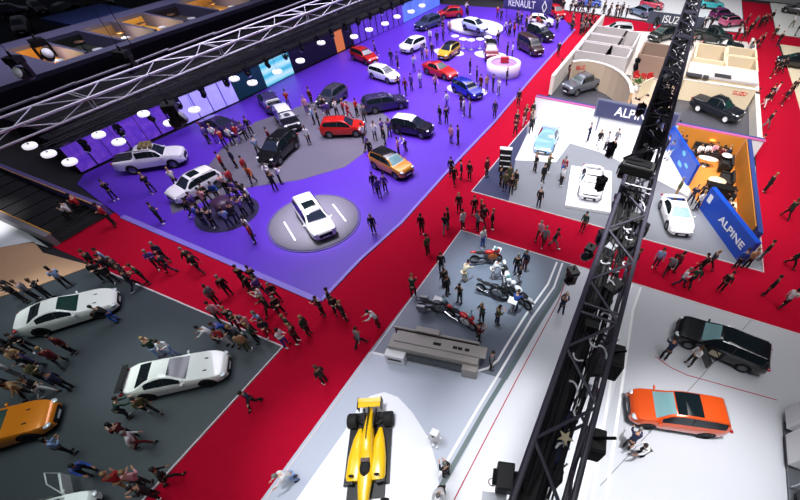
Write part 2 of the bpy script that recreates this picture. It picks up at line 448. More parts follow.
def body_mesh(J):
    s = SK()
    p = s.add(J['pel'], (.11, .085)); b = s.add(J['belly'], (.10, .075), p); c = s.add(J['chest'], (.12, .085), b)
    n = s.add(J['neck'], (.052, .055), c); h0 = s.add(J['head0'], (.062, .07), n); h1 = s.add(J['head1'], (.078, .095), h0); h2 = s.add(J['head2'], (.055, .07), h1)
    nose = s.add(J['head1'] + Vector((0, .10, -.015)), (.012, .014), h1)
    for sd in (-1, 1):
        a = s.add(J['sh', sd], .058, c); e = s.add(J['el', sd], .042, a); w = s.add(J['wr', sd], .028, e)
        d = (J['wr', sd] - J['el', sd]).normalized(); sdv = d.cross(Vector((0, 0, 1)))
        sdv = sdv.normalized() if sdv.length > .2 else Vector((0, 1, 0)); nn = d.cross(sdv).normalized()
        hnd = s.add(J['wr', sd] + d * .085, (.038, .022), w)
        for k, (off, ln) in enumerate(((-.027, .062), (-.009, .072), (.009, .068), (.027, .052))):
            base = J['wr', sd] + d * .10 + sdv * off
            f1 = s.add(base + d * ln * .55, .0095, hnd); s.add(base + d * ln + nn * .02, .008, f1)
        t1 = s.add(J['wr', sd] + d * .06 + sdv * -.05, .0105, w); s.add(J['wr', sd] + d * .095 + sdv * -.062, .009, t1)
        h = s.add(J['hip', sd], .085, p); k = s.add(J['kn', sd], .056, h); an = s.add(J['an', sd], .038, k)
        s.add(J['an', sd] + Vector((0, .10, -.05)), .03, an)
    return s.mesh('body', 1)
def top_mesh(J, long=0.0):
    s = SK(); p = s.add(J['pel'] + Vector((0, 0, -.07 - long)), (.165, .135)); b = s.add(J['belly'], (.165, .13), p); c = s.add(J['chest'], (.175, .13), b)
    s.add(J['neck'] - Vector((0, 0, .045)), (.085, .075), c)
    for sd in (-1, 1):
        a = s.add(J['sh', sd], .075, c); e = s.add(J['el', sd], .058, a); s.add(J['wr', sd] * .9 + J['el', sd] * .1, .042, e)
    return s.mesh('top', 1)
def trouser_mesh(J):
    s = SK(); p = s.add(J['pel'] + Vector((0, 0, .07)), (.15, .122))
    for sd in (-1, 1):
        h = s.add(J['hip', sd], .10, p); k = s.add(J['kn', sd], .072, h); s.add(J['an', sd] + Vector((0, 0, .01)), .06, k)
    return s.mesh('trousers', 1)
def hair_mesh(J, long=False):
    mb = MB(); mb.ball(J['head1'] + Vector((0, -.022, .045)), (.195, .215, .19), 12)
    if long: mb.ball(J['head1'] + Vector((0, -.075, -.07)), (.17, .10, .30), 10)
    return mb.mesh('hair')
def shoe_mesh(J, sd):
    return MB().ball(J['an', sd] + Vector((0, .07, -.045)), (.10, .27, .10), 10).mesh('shoe')
A_DOWN = ((.24, -.01, -.28), (.26, .06, -.53)); A_PHONE = ((.22, .08, -.26), (.12, .30, -.12)); A_CHEST = ((.25, .05, -.26), (.05, .24, -.22)); A_UP = ((.22, .18, -.12), (.10, .34, .10))
A_HIP = ((.33, -.06, -.22), (.20, .03, -.43)); A_FWD = ((.23, .18, -.20), (.20, .42, -.28)); A_SWF = ((.23, .12, -.26), (.21, .28, -.44)); A_SWB = ((.24, -.15, -.24), (.25, -.20, -.50))
L_ST = ((.10, .02, .49), (.12, -.02, .09)); L_WF = ((.09, .24, .50), (.09, .34, .12)); L_WB = ((.09, -.06, .49), (.09, -.36, .16)); L_APART = ((.14, .02, .49), (.19, -.02, .09))
L_SIT = ((.13, .44, .50), (.13, .42, .09)); L_BEND = ((.13, .12, .47), (.12, -.04, .09))
POSES = {
 'stand': pose(arms=(A_DOWN, A_DOWN), legs=(L_ST, L_ST)),
 'phone': pose(lean=.02, head=(0, .04), arms=(A_PHONE, A_PHONE), legs=(L_APART, L_ST)),
 'fold': pose(arms=(A_CHEST, A_CHEST), legs=(L_APART, L_APART)),
 'photo': pose(arms=(A_UP, A_UP), legs=(L_ST, L_APART)),
 'walk': pose(lean=.05, arms=(A_SWF, A_SWB), legs=(L_WB, L_WF), drop=.02),
 'stride': pose(lean=.04, arms=(A_DOWN, A_PHONE), legs=(L_WF, L_WB), drop=.02),
 'hip': pose(arms=(A_HIP, A_DOWN), legs=(L_APART, L_ST)),
 'lean': pose(lean=.26, head=(0, .05), arms=(A_FWD, A_FWD), legs=(L_BEND, L_BEND), drop=.05),
 'sit': pose(lean=.03, arms=(A_PHONE, A_FWD), legs=(L_SIT, L_SIT), drop=.42),
}
POSE_TXT = {'stand': 'standing', 'phone': 'holding something up', 'fold': 'with folded arms', 'photo': 'with raised arms', 'walk': 'walking', 'stride': 'walking', 'hip': 'with one hand on hip', 'lean': 'leaning forward', 'sit': 'seated'}
PP = {}
for nm, J in POSES.items():
    PP[nm] = dict(body=body_mesh(J), top=top_mesh(J), coat=top_mesh(J, .22 if nm != 'sit' else 0.0), trousers=trouser_mesh(J), hair=hair_mesh(J), hairl=hair_mesh(J, True), shoeL=shoe_mesh(J, -1), shoeR=shoe_mesh(J, 1))
CL = {'k': ('black', (20, 20, 24)), 'n': ('navy', (28, 36, 66)), 'w': ('white', (222, 222, 226)), 'g': ('grey', (110, 112, 120)), 'r': ('red', (170, 26, 36)), 'b': ('blue', (40, 80, 170)),
      'l': ('light blue', (140, 165, 210)), 'p': ('purple', (90, 62, 150)), 't': ('tan', (176, 140, 100)), 'o': ('olive', (84, 84, 52)), 'm': ('maroon', (96, 20, 32)), 'i': ('pink', (214, 150, 165)), 'd': ('dark', (30, 31, 38)), 'G': ('dark green', (28, 60, 50)),
      'c': ('cream', (222, 208, 178)), 'a': ('orange', (212, 110, 50))}
HAIRC = [(22, 17, 15), (40, 28, 20), (74, 50, 32), (150, 120, 80), (120, 118, 116), (14, 13, 14)]
PEOPLE = []
def person(px, py, top='k', bot='k', ps=None, face=None, zone='', at=.9, hair=None, base=0.0):
    """px,py: where the middle of the figure shows"""
    PEOPLE.append(dict(p=G(px, py, at + base), px=(px, py), top=top, bot=bot, ps=ps, face=face, zone=zone, hair=hair, base=base))
def cloth(c): return mat('cloth_' + CL[c][0].replace(' ', '_'), CL[c][1], 0.85)
def place_people():
    rnd = random.Random(5)
    # keep people out of the cars and out of each other
    for it in range(60):
        moved = False
        for q in PEOPLE:
            if q['ps'] == 'sit' or q.get('fix'): continue
            for (c, a, hl, hw) in BLOCK:
                d = Vector((q['p'].x, q['p'].y)) - c; u = d.x * math.cos(a) + d.y * math.sin(a); v = -d.x * math.sin(a) + d.y * math.cos(a)
                mx = hl + .34 - abs(u); my = hw + .34 - abs(v)
                if mx > 0 and my > 0:
                    if my <= mx: v += math.copysign(my + .01, v)
                    else: u += math.copysign(mx + .01, u)
                    q['p'].x = c.x + u * math.cos(a) - v * math.sin(a); q['p'].y = c.y + u * math.sin(a) + v * math.cos(a); moved = True
        for i, q in enumerate(PEOPLE):
            for r in PEOPLE[i + 1:]:
                if abs(q['p'].x - r['p'].x) > .7 or abs(q['p'].y - r['p'].y) > .7: continue
                d = Vector((q['p'].x - r['p'].x, q['p'].y - r['p'].y)); l = d.length
                if l < .62:
                    if l < 1e-3: d = Vector((1, 0)); l = 1
                    d = d / l * (.64 - l) / 2
                    q['p'].x += d.x; q['p'].y += d.y; r['p'].x -= d.x; r['p'].y -= d.y; moved = True
        if not moved: break
    keys = {}
    for q in PEOPLE:
        if q['ps'] is None: q['ps'] = rnd.choice(['stand', 'phone', 'fold', 'photo', 'walk', 'stride', 'hip', 'stand', 'phone'])
        if q['face'] is None: q['face'] = rnd.uniform(-PI, PI)
        q['coat'] = rnd.random() < .3; q['long'] = rnd.random() < .3
        best = min(LANDMARKS, key=lambda L: (L[1] - q['p']).length - L[2])
        ax, ay = pix(best[1]); bx, by = pix(q['p'])
        dx, dy = bx - ax, by - ay
        side = ('right of' if dx > 0 else 'left of') if abs(dx) > abs(dy) * 1.1 else ('in front of' if dy > 0 else 'behind')
        q['lm'] = best[0]; q['d'] = (best[1] - q['p']).length
        tc, bc = CL[q['top']][0], CL[q['bot']][0]
        cl = 'all in ' + tc if tc == bc else 'in %s top and %s trousers' % (tc, bc)
        q['txt'] = (cl, side)
        keys.setdefault((cl, side, best[0]), []).append(q)
    for (cl, side, lm), L in keys.items():
        L.sort(key=lambda q: q['d'])
        sub = {}
        for q in L: sub.setdefault(POSE_TXT[q['ps']], []).append(q)
        for pt, S in sub.items():
            for i, q in enumerate(S):
                pre = '' if len(S) == 1 else ('nearest ' if i == 0 else ('farthest ' if i == len(S) - 1 else ORD[i] + ' nearest '))
                w = '%sperson %s %s %s %s' % (pre, cl, pt if len(L) > 1 else '', side, lm)
                ws = w.split()
                if len(ws) > 15: ws = w.replace(' in %s top and %s trousers' % (CL[q['top']][0], CL[q['bot']][0]), ' in %s and %s' % (CL[q['top']][0], CL[q['bot']][0])).split()
                if len(ws) > 16: ws = [x_ for x_ in ws if x_ not in ('holding', 'something', 'up', 'with', 'raised', 'arms')][:16]
                q['label'] = ' '.join(ws)
    for q in PEOPLE:
        b = PP[q['ps']]
        r = empty('person', (q['p'].x, q['p'].y, max(q['base'], floorz(q['p'].x, q['p'].y))), q['face'], q['label'], 'person', 'visitors ' + q['zone'])
        r.scale = (.91, .91, .91)
        h = q['hair'] if q['hair'] else rnd.choice(HAIRC)
        sk = rnd.choice([(196, 146, 118), (214, 168, 142), (168, 118, 92)])
        link('body', b['body'], r, [mat('skin_' + hx(sk), sk, .6)])
        link('jacket' if q['coat'] else 'shirt', b['coat' if q['coat'] else 'top'], r, [cloth(q['top'])])
        link('trousers', b['trousers'], r, [cloth(q['bot'])])
        hm = b['hairl' if q['long'] else 'hair']
        if not hm.materials: hm.materials.append(SKIN)
        link('hair', hm, r, [mat('hair_' + hx(h), h, .7)])
        for k in ('shoeL', 'shoeR'):
            if not b[k].materials: b[k].materials.append(SKIN)
            link('shoe', b[k], r, [BLACKM if rnd.random() < .8 else WHITE])
# ------------------------------------------------------------------ floors
RED = mat('red_carpet', (168, 6, 40), 0.95, spec=.1, noise=.12, nscale=3, bump=.1)
PURPLE = mat('violet_lit_floor', (84, 42, 178), 0.42, noise=.06, nscale=.5)  # violet stage light on grey carpet is put into this purple
GREYF = mat('grey_floor', (97, 94, 108), 0.45, noise=.08, nscale=.6)
GREEN = mat('dark_green_grey_floor', (62, 69, 74), 0.4, noise=.06, nscale=.5)
MOTO = mat('blue_grey_floor', (104, 112, 128), 0.4, noise=.06, nscale=.5)
LIGHTF = mat('light_grey_floor', (206, 208, 216), 0.3, noise=.02, nscale=.5)
WHITEF = mat('white_gloss_floor', (232, 233, 238), 0.25)
MIDF = mat('mid_grey_floor', (150, 152, 160), 0.35, noise=.03, nscale=.5)
ALPF = mat('ash_grey_floor', (128, 130, 138), 0.4, noise=.04, nscale=.5)
DARKF = mat('dark_grey_floor', (72, 72, 82), 0.5, noise=.05, nscale=.6)
BEIGE = mat('beige_floor', (190, 150, 118), 0.6, noise=.05, nscale=1)
HALL = mat('hall_floor', (22, 20, 28), 0.8)
TRIM = mat('aluminium_trim', (205, 195, 200), 0.4)
LAV = mat('lavender_edge', (128, 110, 200), 0.45)
slab('floor', [(-140, -15), (45, -15), (45, 120), (-140, 120)], -.3, -.02, HALL)
slab('red_carpet', [(-12.8, -8), (-8.5, -8), (-8.5, 17.5), (10.3, 17.45), (20, 17.45), (20, 21.9), (14.4, 21.9), (14.4, 48), (13.9, 60), (13.3, 69.7), (24, 69.7), (24, 73.8), (13.3, 73.8), (13.2, 91), (9.0, 91), (9.6, 69), (9.9, 66), (10.1, 21.9), (-9.65, 21.9), (-9.3, 33.8), (-9.5, 39), (-9.3, 65), (-3, 67.2), (9.6, 68.8), (9.2, 72.2), (-3, 71.6), (-14, 71.8), (-26, 72), (-26, 70), (-12.9, 66), (-12.4, 40), (-12.5, 16.3), (-13.1, 8.6), (-31.2, 9.1), (-31.5, 4.9), (-12.8, 5.2)], -.02, .02, RED)
purp = [(320, 302), (358, 262), (400, 225), (450, 170), (493, 125), (535, 75), (574, 30), (560, 15), (500, 8), (440, 4), (355, 46), (295, 74), (240, 102), (84, 174), (77, 184), (120, 216), (215, 256)]
pslab('purple_stand_floor', purp, 0, .08, PURPLE)
ribbon('stand_edge', [G(x, y, .09) for x, y in [(122, 216), (215, 256), (320, 301)]], .35, .0, .09, LAV)
ribbon('stand_edge', [G(x, y, .09) for x, y in [(321, 300), (360, 259), (401, 222.5), (450, 168), (494, 122), (535, 74), (575, 29)]], .22, .0, .09, LAV)
# large grey zone and turntables on the purple stand
def disc(name, c, r, z0, z1, m, sy=1.0, label=None, cat=None, kind='structure'):
    o = MB().prism([(c[0] + r * math.cos(k * PI / 32), c[1] + r * sy * math.sin(k * PI / 32)) for k in range(64)], z0, z1).build(name, m)
    if kind: o['kind'] = kind
    return tag(o, label, cat)
pslab('grey_display_floor', [(172, 214), (200, 203), (250, 187), (300, 180), (345, 167), (368, 150), (385, 146), (392, 120), (374, 106), (340, 100), (310, 102), (285, 112), (255, 122), (222, 148), (205, 170), (170, 205)], .08, .088, GREYF)
tt = empty('turntable', (-17.9, 14.0, .08), 0, 'round grey turntable under the white car with the black sunroof', 'turntable')
MB().lathe([(.01, 0), (2.95, 0), (2.95, .07), (.01, .07)], 64).build('deck', mat('turntable_grey', (122, 118, 134), .45), tt)
MB().lathe([(3.0, 0), (3.12, 0), (3.12, .05), (3.0, .05), (3.0, 0)], 64).build('rim_ring', mat('violet_grey', (80, 70, 130), .4), tt)
for sx in (-1, 1):
    tv = G(332, 243) - G(314, 217); ta = math.atan2(tv.y, tv.x)
    MB().box((.1, sx * 1.75, .078), (2.3, .10, .012)).build('marking', WHITE, tt).rotation_euler = (0, 0, ta)
# green-grey stand with the coupes
slab('dark_stand_floor', [(-12.9, 5.15), (-12.9, -8), (-60, -8), (-60, -2), (-29.7, 1.0), (-28.7, 2.3), (-27.4, 4.85)], 0, .06, GREEN)
ribbon('trim_1', [Vector((-12.85, -8, 0)), Vector((-12.85, 5.2, 0)), Vector((-27.4, 4.9, 0))], .09, 0, .075, TRIM)
slab('beige_stand_floor', [(-27.5, 4.85), (-28.8, 2.3), (-29.8, 1.0), (-60, -2), (-60, 1.5), (-34.4, 3.4), (-33, 4.7), (-31.4, 4.3)], 0, .05, BEIGE)
slab('white_stand_floor', [(-34.4, 3.4), (-60, 1.5), (-70, 5.2), (-38.7, 5.5), (-31.6, 4.75), (-33, 4.6)], 0, .05, WHITEF)
# motorcycle / racing-car stand
EDGE = [G(x, y, .05) for x, y in [(571, 264.5), (562, 290), (541, 323), (507, 380), (486, 413), (460, 462), (434, 504), (395, 560)]]
slab('motorcycle_stand_floor', [(-8.4, 17.45), (EDGE[0].x, 17.45)] + [tuple(p[:2]) for p in EDGE[1:4]] + [tuple(G(x, y, .05)[:2]) for x, y in [(480, 372), (440, 367), (400, 360), (369, 352)]], 0, .05, MOTO)
slab('racing_stand_floor', [tuple(G(x, y, .05)[:2]) for x, y in [(369, 352), (400, 360), (440, 367), (480, 372)]] + [tuple(p[:2]) for p in EDGE[3:]] + [(-3.6, -8), (-8.6, -8)], 0, .05, mat('silver_grey_floor', (176, 182, 198), .35, noise=.03, nscale=.5))
slab('light_stand_floor', [(EDGE[0].x, 17.45)] + [tuple(p[:2]) for p in EDGE[1:]] + [(-3.6, -8), (3.0, -8), (3.4, 17.45)], 0, .05, LIGHTF)
slab('car_stand_floor', [(3.4, 17.45), (3.0, -8), (26, -8), (26, 17.45)], 0, .05, mat('pale_grey_floor', (186, 188, 196), .3, noise=.03, nscale=.5))
ribbon('trim_2', [Vector((-8.45, -8, 0)), Vector((-8.45, 17.5, 0)), Vector((26, 17.5, 0))], .09, 0, .065, TRIM)
F1P = [(296, 500), (320, 466), (344, 432), (358, 408), (370, 396), (384, 392), (398, 397), (412, 412), (430, 440), (438, 470), (440, 500), (436, 560), (290, 540)]
pslab('racing_car_plinth', F1P, .05, .10, WHITEF)
def fribbon(name, px, w, m, z=.056):
    return ribbon(name, [G(x, y, z) for x, y in px], w, .05, z, m)
fribbon('floor_line', [(557, 262), (548, 284), (525, 316), (508, 343), (498, 360), (488, 368), (474, 372), (440, 367), (405, 360), (371, 352)], .12, WHITE)
fribbon('floor_line', [(562.5, 263), (554, 287), (532, 318), (500, 372), (478, 408), (450, 456), (424, 500)], .12, WHITE)
fribbon('floor_line', [(568, 265), (559, 290), (538, 322), (507, 374), (485, 410), (457, 459), (432, 502)], .22, mat('slate_green', (88, 104, 106), .5), .055)
fribbon('floor_line', [(576, 264), (566, 280), (559, 300), (519, 375), (486, 438), (454, 500)], .045, RED)
fribbon('floor_line', [(632, 284), (622, 310), (608, 400), (592, 500)], .13, WHITE)
fribbon('floor_line', [(641, 287), (633, 310), (620, 400), (606, 500)], .13, WHITE)
fribbon('floor_line', [(655, 356), (670, 367), (687, 375), (777, 400)], .04, RED)
fribbon('floor_seam', [(752, 319), (700, 378), (600, 486)], .025, DARKF)
# sports car stand
slab('sports_car_stand_floor', [(-9.65, 21.95), (10.1, 21.95), (9.7, 35.6), (-9.4, 35.6)], 0, .05, ALPF)
ribbon('trim_3', [Vector((-9.3, 35, 0)), Vector((-9.65, 21.9, 0)), Vector((10.15, 21.9, 0)), Vector((9.9, 35, 0))], .09, 0, .065, TRIM)
pslab('white_display_floor', [(515, 160), (527, 135), (543, 108), (600, 112), (690, 134), (700, 170), (688, 196), (650, 176), (628, 165), (600, 152), (570, 143), (556, 162)], .05, .06, WHITEF)
slab('navy_corner_floor', [(-9.6, 21.95), (-6.7, 21.95), (-8.2, 27.5), (-8.8, 32), (-9.4, 34)], .05, .058, mat('navy_grey_floor', (58, 62, 92), .4))
# stands behind
slab('pickup_stand_floor', [(-9.3, 35.9), (9.7, 35.9), (9.9, 66), (9.6, 68.5), (-3, 67), (-9.2, 64.9)], 0, .05, DARKF)
slab('white_booth_floor', [(-9.2, 50), (9.7, 50), (9.9, 66), (9.6, 68.5), (-3, 67), (-9.2, 64.9)], .05, .056, mat('off_white_floor', (214, 208, 204), .5))
slab('cream_stand_floor', [(14.5, 40), (30, 40), (30, 69.5), (13.6, 69.5), (14.1, 55)], 0, .05, mat('cream_floor', (228, 214, 186), .5, noise=.04, nscale=1))
slab('white_stand_floor', [(13.4, 74), (40, 74), (40, 92), (13.3, 92)], 0, .05, mat('chalk_floor', (222, 224, 220), .5))
slab('white_stand_floor', [(-24, 72.3), (9.2, 72.6), (8.9, 92), (-40, 92), (-40, 80)], 0, .05, WHITEF)
slab('wall_back', [(-40, 93), (40, 93), (40, 93.4), (-40, 93.4)], 0, 4, mat('grey_wall', (150, 150, 155), .7))

# ------------------------------------------------------------------ stage wall of the purple stand
SV = screen_mat('violet_screen', (90, 50, 190), (178, 112, 240), .45, 2.2)
SW = screen_mat('lavender_screen', (160, 150, 240), (222, 222, 255), .75, 1.2)
SC1 = screen_mat('cyan_screen', (70, 190, 205), (190, 240, 245), .6, .35, 'Z')
ST = mat('teal_dark_panel', (10, 58, 70), .4, emit=.15)
SK_ = screen_mat('sky_screen', (90, 120, 215), (205, 225, 255), .6, .3)
SO = mat('orange_panel', (214, 120, 60), .5, emit=.5)
SP = screen_mat('purple_ribbed_screen', (84, 52, 180), (150, 100, 225), .5, 2.0)
NAVY = mat('navy_black', (16, 14, 40), .5)
segs = [((83, 174), (115, 158.5), SV, 'violet ribbed'), ((115, 158.5), (150, 142), SV, 'violet ribbed'), ((150, 142), (188, 125), SV, 'violet ribbed'), ((188, 125), (240, 102), SW, 'pale lavender'), ((240, 102), (268, 88.5), ST, 'dark teal'),
        ((268, 88.5), (295, 74.5), SC1, 'cyan'), ((295, 74.5), (338, 54), NAVY, 'black'), ((338, 54), (346, 50), SO, 'orange'), ((346, 50), (355, 46), NAVY, 'black'), ((355, 46), (404, 24), SP, 'purple ribbed'), ((404, 24), (440, 6), SK_, 'sky blue')]
cnt = {}
for i, (a, b, m, nm) in enumerate(segs):
    A = G(*a); B = G(*b); d = B - A; L = d.length; ang = math.atan2(d.y, d.x)
    nxt = {'violet ribbed': ['at the near end', 'second from the near end', 'third from the near end']}.get(nm)
    k = cnt.get(nm, 0); cnt[nm] = k + 1
    where = nxt[k] if nxt else {'pale lavender': 'beside the dark purple low car', 'dark teal': 'between pale lavender and cyan screens', 'cyan': 'right of the dark teal panel', 'orange': 'near the red hatchback at the far end', 'purple ribbed': 'behind the white hatchbacks', 'sky blue': 'at the far end', 'black': ['left of the orange panel', 'right of the orange panel'][k % 2]}[nm]
    r = empty('stage_screen', (A.x, A.y, .08), ang, '%s upright stage screen panel %s' % (nm, where), 'screen')
    hgt = 2.1
    MB().box((L / 2, .18, hgt / 2), (L - .05, .24, hgt)).build('casing', NAVY, r)
    MB().box((L / 2, .04, hgt / 2), (L - .06, .05, hgt - .1)).build('screen', m, r)
    if m in (SV, SW, SP):
        n = max(2, int(L / 1.15))
        for q in range(1, n): MB().box((L * q / n, -.01, hgt / 2), (.09, .06, hgt - .1)).build('rib', NAVY if m is not SW else mat('violet_rib', (130, 120, 215), .5), r)
    MB().box((L / 2, .9, hgt + .12), (L - .05, 1.9, .2)).build('canopy', BLACKM, r)
o = slab('wall_left', [(-39.6, 11), (-38.5, 11), (-37.2, 45), (-35.6, 68), (-37, 68)], 0, 2.6, mat('night_wall', (15, 12, 30), .8))
o = slab('wall_corner', [(-36, 73), (-17, 73), (-17, 73.5), (-36, 73.5)], 0, 3.4, NAVY)
slab('backstage_roof', [(-45, 11.5), (-39.6, 11.5), (-37.4, 68), (-43, 68)], 2.4, 2.7, mat('roof_felt', (14, 10, 20), .9))

# black stair at the end of the red aisle
st = empty('stairway', (-39, 7, 0), 0, 'wide dark stairway with yellow edge lines beside the purple stand', 'stairs')
STEP = mat('black_tread', (11, 9, 14), .8)
for i in range(14):
    MB().box((7.0 - i * 1.35, -.1, (.05 + .05 * i) / 2), (1.33, 3.1, .05 + .05 * i)).build('tread', STEP, st)
for s_, nm in ((1, 'violet_side'), (-1, 'grey_side')):
    MB().box((-1.6, s_ * 1.72 - .1, .4), (18.6, .32, .8)).build('side_wall', mat(nm, (96, 84, 150) if s_ > 0 else (120, 116, 124), .5), st)
    MB().box((-1.6, s_ * 1.53 - .1, .82), (18.6, .06, .06)).build('yellow_edge', mat('yellow_edge', (220, 160, 60), .5), st)
for zz in (.35, .7, 1.0):
    MB().tube((7.9, -1.6, zz), (7.9, 1.5, zz), .025).build('handrail', BLACK, st)

# ------------------------------------------------------------------ mezzanine at upper left
MEZ = mat('lavender_grey', (92, 88, 118), .6)
def mz(name, x0, x1, y0, y1, z0, z1, m, par): return MB().span((x0, y0, z0), (x1, y1, z1)).build(name, m, par)
mzr = empty('mezzanine', (-52, 16, 0), 0, 'grey-violet upper deck with warm lit open rooms at upper left', 'mezzanine')
off = Vector((-52, 16, 0))
def mzb(name, x0, x1, y0, y1, z0, z1, m): return mz(name, x0 + 52, x1 + 52, y0 - 16, y1 - 16, z0, z1, m, mzr)
mzb('deck', -57, -46.4, 12, 18.2, 3.7, 4.0, MEZ)
mzb('front_parapet', -47.6, -46.4, 18.2, 62, 3.7, 4.0, MEZ)
mzb('rear_parapet', -57, -54.8, 18.2, 62, 3.7, 4.0, MEZ)
mzb('fascia', -46.5, -46.3, 12, 62, .0, 3.7, NAVY)
rooms = [(18.2, 20.9, (214, 150, 50)), (21.3, 24.6, (46, 48, 40)), (25.0, 28.0, (150, 120, 84)), (28.3, 31.5, (206, 160, 70)), (32.0, 36.0, (70, 60, 60)), (36.4, 41.0, (190, 140, 70)), (41.4, 47.0, (60, 54, 60)), (47.4, 54.0, (206, 150, 66)), (54.4, 62, (90, 80, 80))]
for i, (y0, y1, c) in enumerate(rooms):
    mzb('partition', -54.8, -48.0, y1, y1 + .35, 2.7, 4.0, MEZ)
    mzb('room_floor', -54.8, -48.0, y0, y1, 2.7, 2.9, mat('room_%d' % i, c, .6))
    mzb('back_wall', -54.9, -54.8, y0, y1, 2.9, 3.7, mat('room_%d' % i, c, .6))
    rr = random.Random(i)
    for k in range(2):
        x = -53 + 3 * k + rr.random(); y = (y0 + y1) / 2 + rr.uniform(-.5, .5)
        t = empty('lounge_table', (x, y, 2.9), 0, 'small round table in mezzanine room %s from the left, %s one' % (ORD[i], ['rear', 'front'][k]), 'table')
        MB().lathe([(.01, .7), (.45, .7), (.45, .74), (.01, .74)], 16).build('tabletop', WHITE if k else mat('table_brown', (110, 74, 44), .5), t)
        MB().tube((0, 0, 0), (0, 0, .7), .05).build('column', BLACK, t)
slab('blue_canopy', [(-66, 27), (-60, 27), (-60, 34), (-66, 34)], 3, 3.3, mat('dim_blue', (24, 44, 100), .7), label='dark blue flat canopy roof behind the mezzanine', cat='canopy', kind=None)

# ------------------------------------------------------------------ cars
GOLDG = (206, 150, 44)
car('pickup', (152, 160), (192, 154), (236, 234, 240), 'white pickup truck with roof load beside the violet stage screens', 'the white pickup', name='pickup_truck')
car('crossover', (196, 186), (170, 199), (238, 236, 240), 'white crossover with small dark roof hatch, left of the crowd at the round counter', 'the white crossover', roof=(238, 236, 240))
car('suv', (314, 217), (332, 243), (240, 240, 242), 'white sport utility car with black sunroof on the round turntable', 'the turntable car', lift=.155)
car('suv', (279, 149), (256, 170), (16, 16, 20), 'glossy black sport utility car on grey floor behind the turntable', 'the black sport utility car')
car('small_coupe', (221, 125), (246, 131), (60, 40, 96), 'low dark purple concept car crowded by visitors near the lavender screen', 'the purple concept car')
car('crossover', (270, 102), (260, 90), (66, 58, 110), 'dark violet crossover parked right of the teal stage panel', 'the violet crossover')
car('crossover', (287, 119), (296, 131), (24, 24, 34), 'black crossover with a white roof near the teal stage panel', 'the white roofed black car', roof=(236, 236, 240))
car('hatch', (332, 96), (320, 104), (70, 68, 84), 'charcoal hatchback surrounded by visitors left of the dark purple estate', 'the charcoal hatchback')
car('crossover', (343, 128), (370, 127), (206, 30, 28), 'red crossover with dark roof centre on the grey display floor', 'the red crossover')
car('wagon', (385, 103), (408, 99), (54, 46, 90), 'dark purple estate car with roof rails behind the red crossover', 'the purple estate')
car('crossover', (412, 127), (434, 131), (26, 24, 40), 'dark crossover with white roof in the middle of the purple stand', 'the white roofed crossover', roof=(240, 240, 244))
car('crossover', (391, 164), (412, 174), (214, 142, 40), 'golden orange crossover with black roof near the red aisle', 'the golden crossover', roof=(24, 24, 28), wglass=GLASSC)
car('hatch', (364, 56), (380, 62), (204, 40, 40), 'small red hatchback at the foot of the far stage wall', 'the small red hatchback')
car('hatch', (384, 74), (400, 79), (236, 236, 242), 'white hatchback in front of the small red hatchback', 'the white hatchback')
car('hatch', (413, 45), (401, 50), (236, 236, 240), 'white hatchback beside the golden car at the far end of the purple stand', 'the far white hatchback')
car('coupe', (440, 70), (458, 76), (206, 34, 38), 'low red sports car on purple floor above the blue coupe', 'the red sports car')
car('hatch', (467, 89), (486, 98), (30, 44, 170), 'deep blue hatchback on a pale pad near the white round podium', 'the blue hatchback')
car('hatch', (449, 51), (438, 58), (216, 168, 50), 'gold hatchback with a black roof on a pale pad', 'the gold hatchback', roof=(20, 20, 24))
car('suv', (491, 52), (494, 66), (110, 20, 40), 'dark red car with black roof facing the round white podium', 'the dark red car', roof=(20, 20, 26))
car('hatch', (475, 25), (490, 29), (206, 222, 242), 'pale blue and white concept hatchback raised on the white podium', 'the podium car', lift=.64, roof=(236, 240, 246))
car('sedan' if 'sedan' in KINDS else 'wagon', (428, 23), (414, 28), (58, 66, 104), 'slate blue car near the far sky blue stage screen', 'the slate blue car')
car('hatch', (450, 13), (436, 14), (200, 34, 48), 'red car at the back of the purple stand by the far corner', 'the back red car')
car('van', (530, 47), (545, 55), (66, 46, 50), 'dark brown van like car near the red aisle', 'the brown van', name='van')
car('suv', (540, 34), (558, 41), (22, 24, 30), 'black sport utility car with pale roof behind the brown van', 'the far black car', roof=(190, 190, 196))
car('hatch', (541, 21), (556, 22), (236, 236, 240), 'white car near the far end of the purple stand beside the aisle', 'the far white car')
car('hatch', (556, 12), (566, 18), (206, 26, 40), 'bright red car at the far corner of the purple stand', 'the far red car')
car('pickup', (583, 85), (562, 91), (96, 100, 112), 'grey pickup truck in front of the curved beige wall', 'the grey pickup', name='pickup_truck')
car('pickup', (716, 109), (739, 118), (24, 28, 38), 'black pickup truck in front of the cream wall by the right aisle', 'the black pickup', name='pickup_truck', rim=WHITE)
car('pickup', (712, 36), (735, 41), (26, 36, 36), 'dark green pickup truck by the junction of the far aisles', 'the dark green pickup', name='pickup_truck')
car('pickup', (722, 47), (741, 50), (34, 38, 38), 'black pickup truck in front of the dark green pickup', 'the far black pickup', name='pickup_truck')
car('suv', (617, 31), (600, 30), (206, 206, 210), 'silver car at the top of the grey walled booth', 'the silver car')
car('suv', (613, 39), (629, 40), (60, 64, 66), 'dark grey car with black windows in front of the silver car', 'the dark grey car')
car('suv', (662, 35), (650, 38), (40, 44, 44), 'dark car partly hidden behind the long black truss', 'the hidden dark car')
car('hatch', (590, 2), (602, 3), (60, 90, 190), 'blue car on the far white floor at the top edge', 'the far blue car')
car('hatch', (641, 11), (632, 8), (120, 140, 170), 'pale blue car on the far white floor left of the black truss', 'the far pale blue car')
car('hatch', (652, 4), (660, 5), (206, 60, 90), 'pink and red car on the far white floor beside the pale blue car', 'the far pink car')
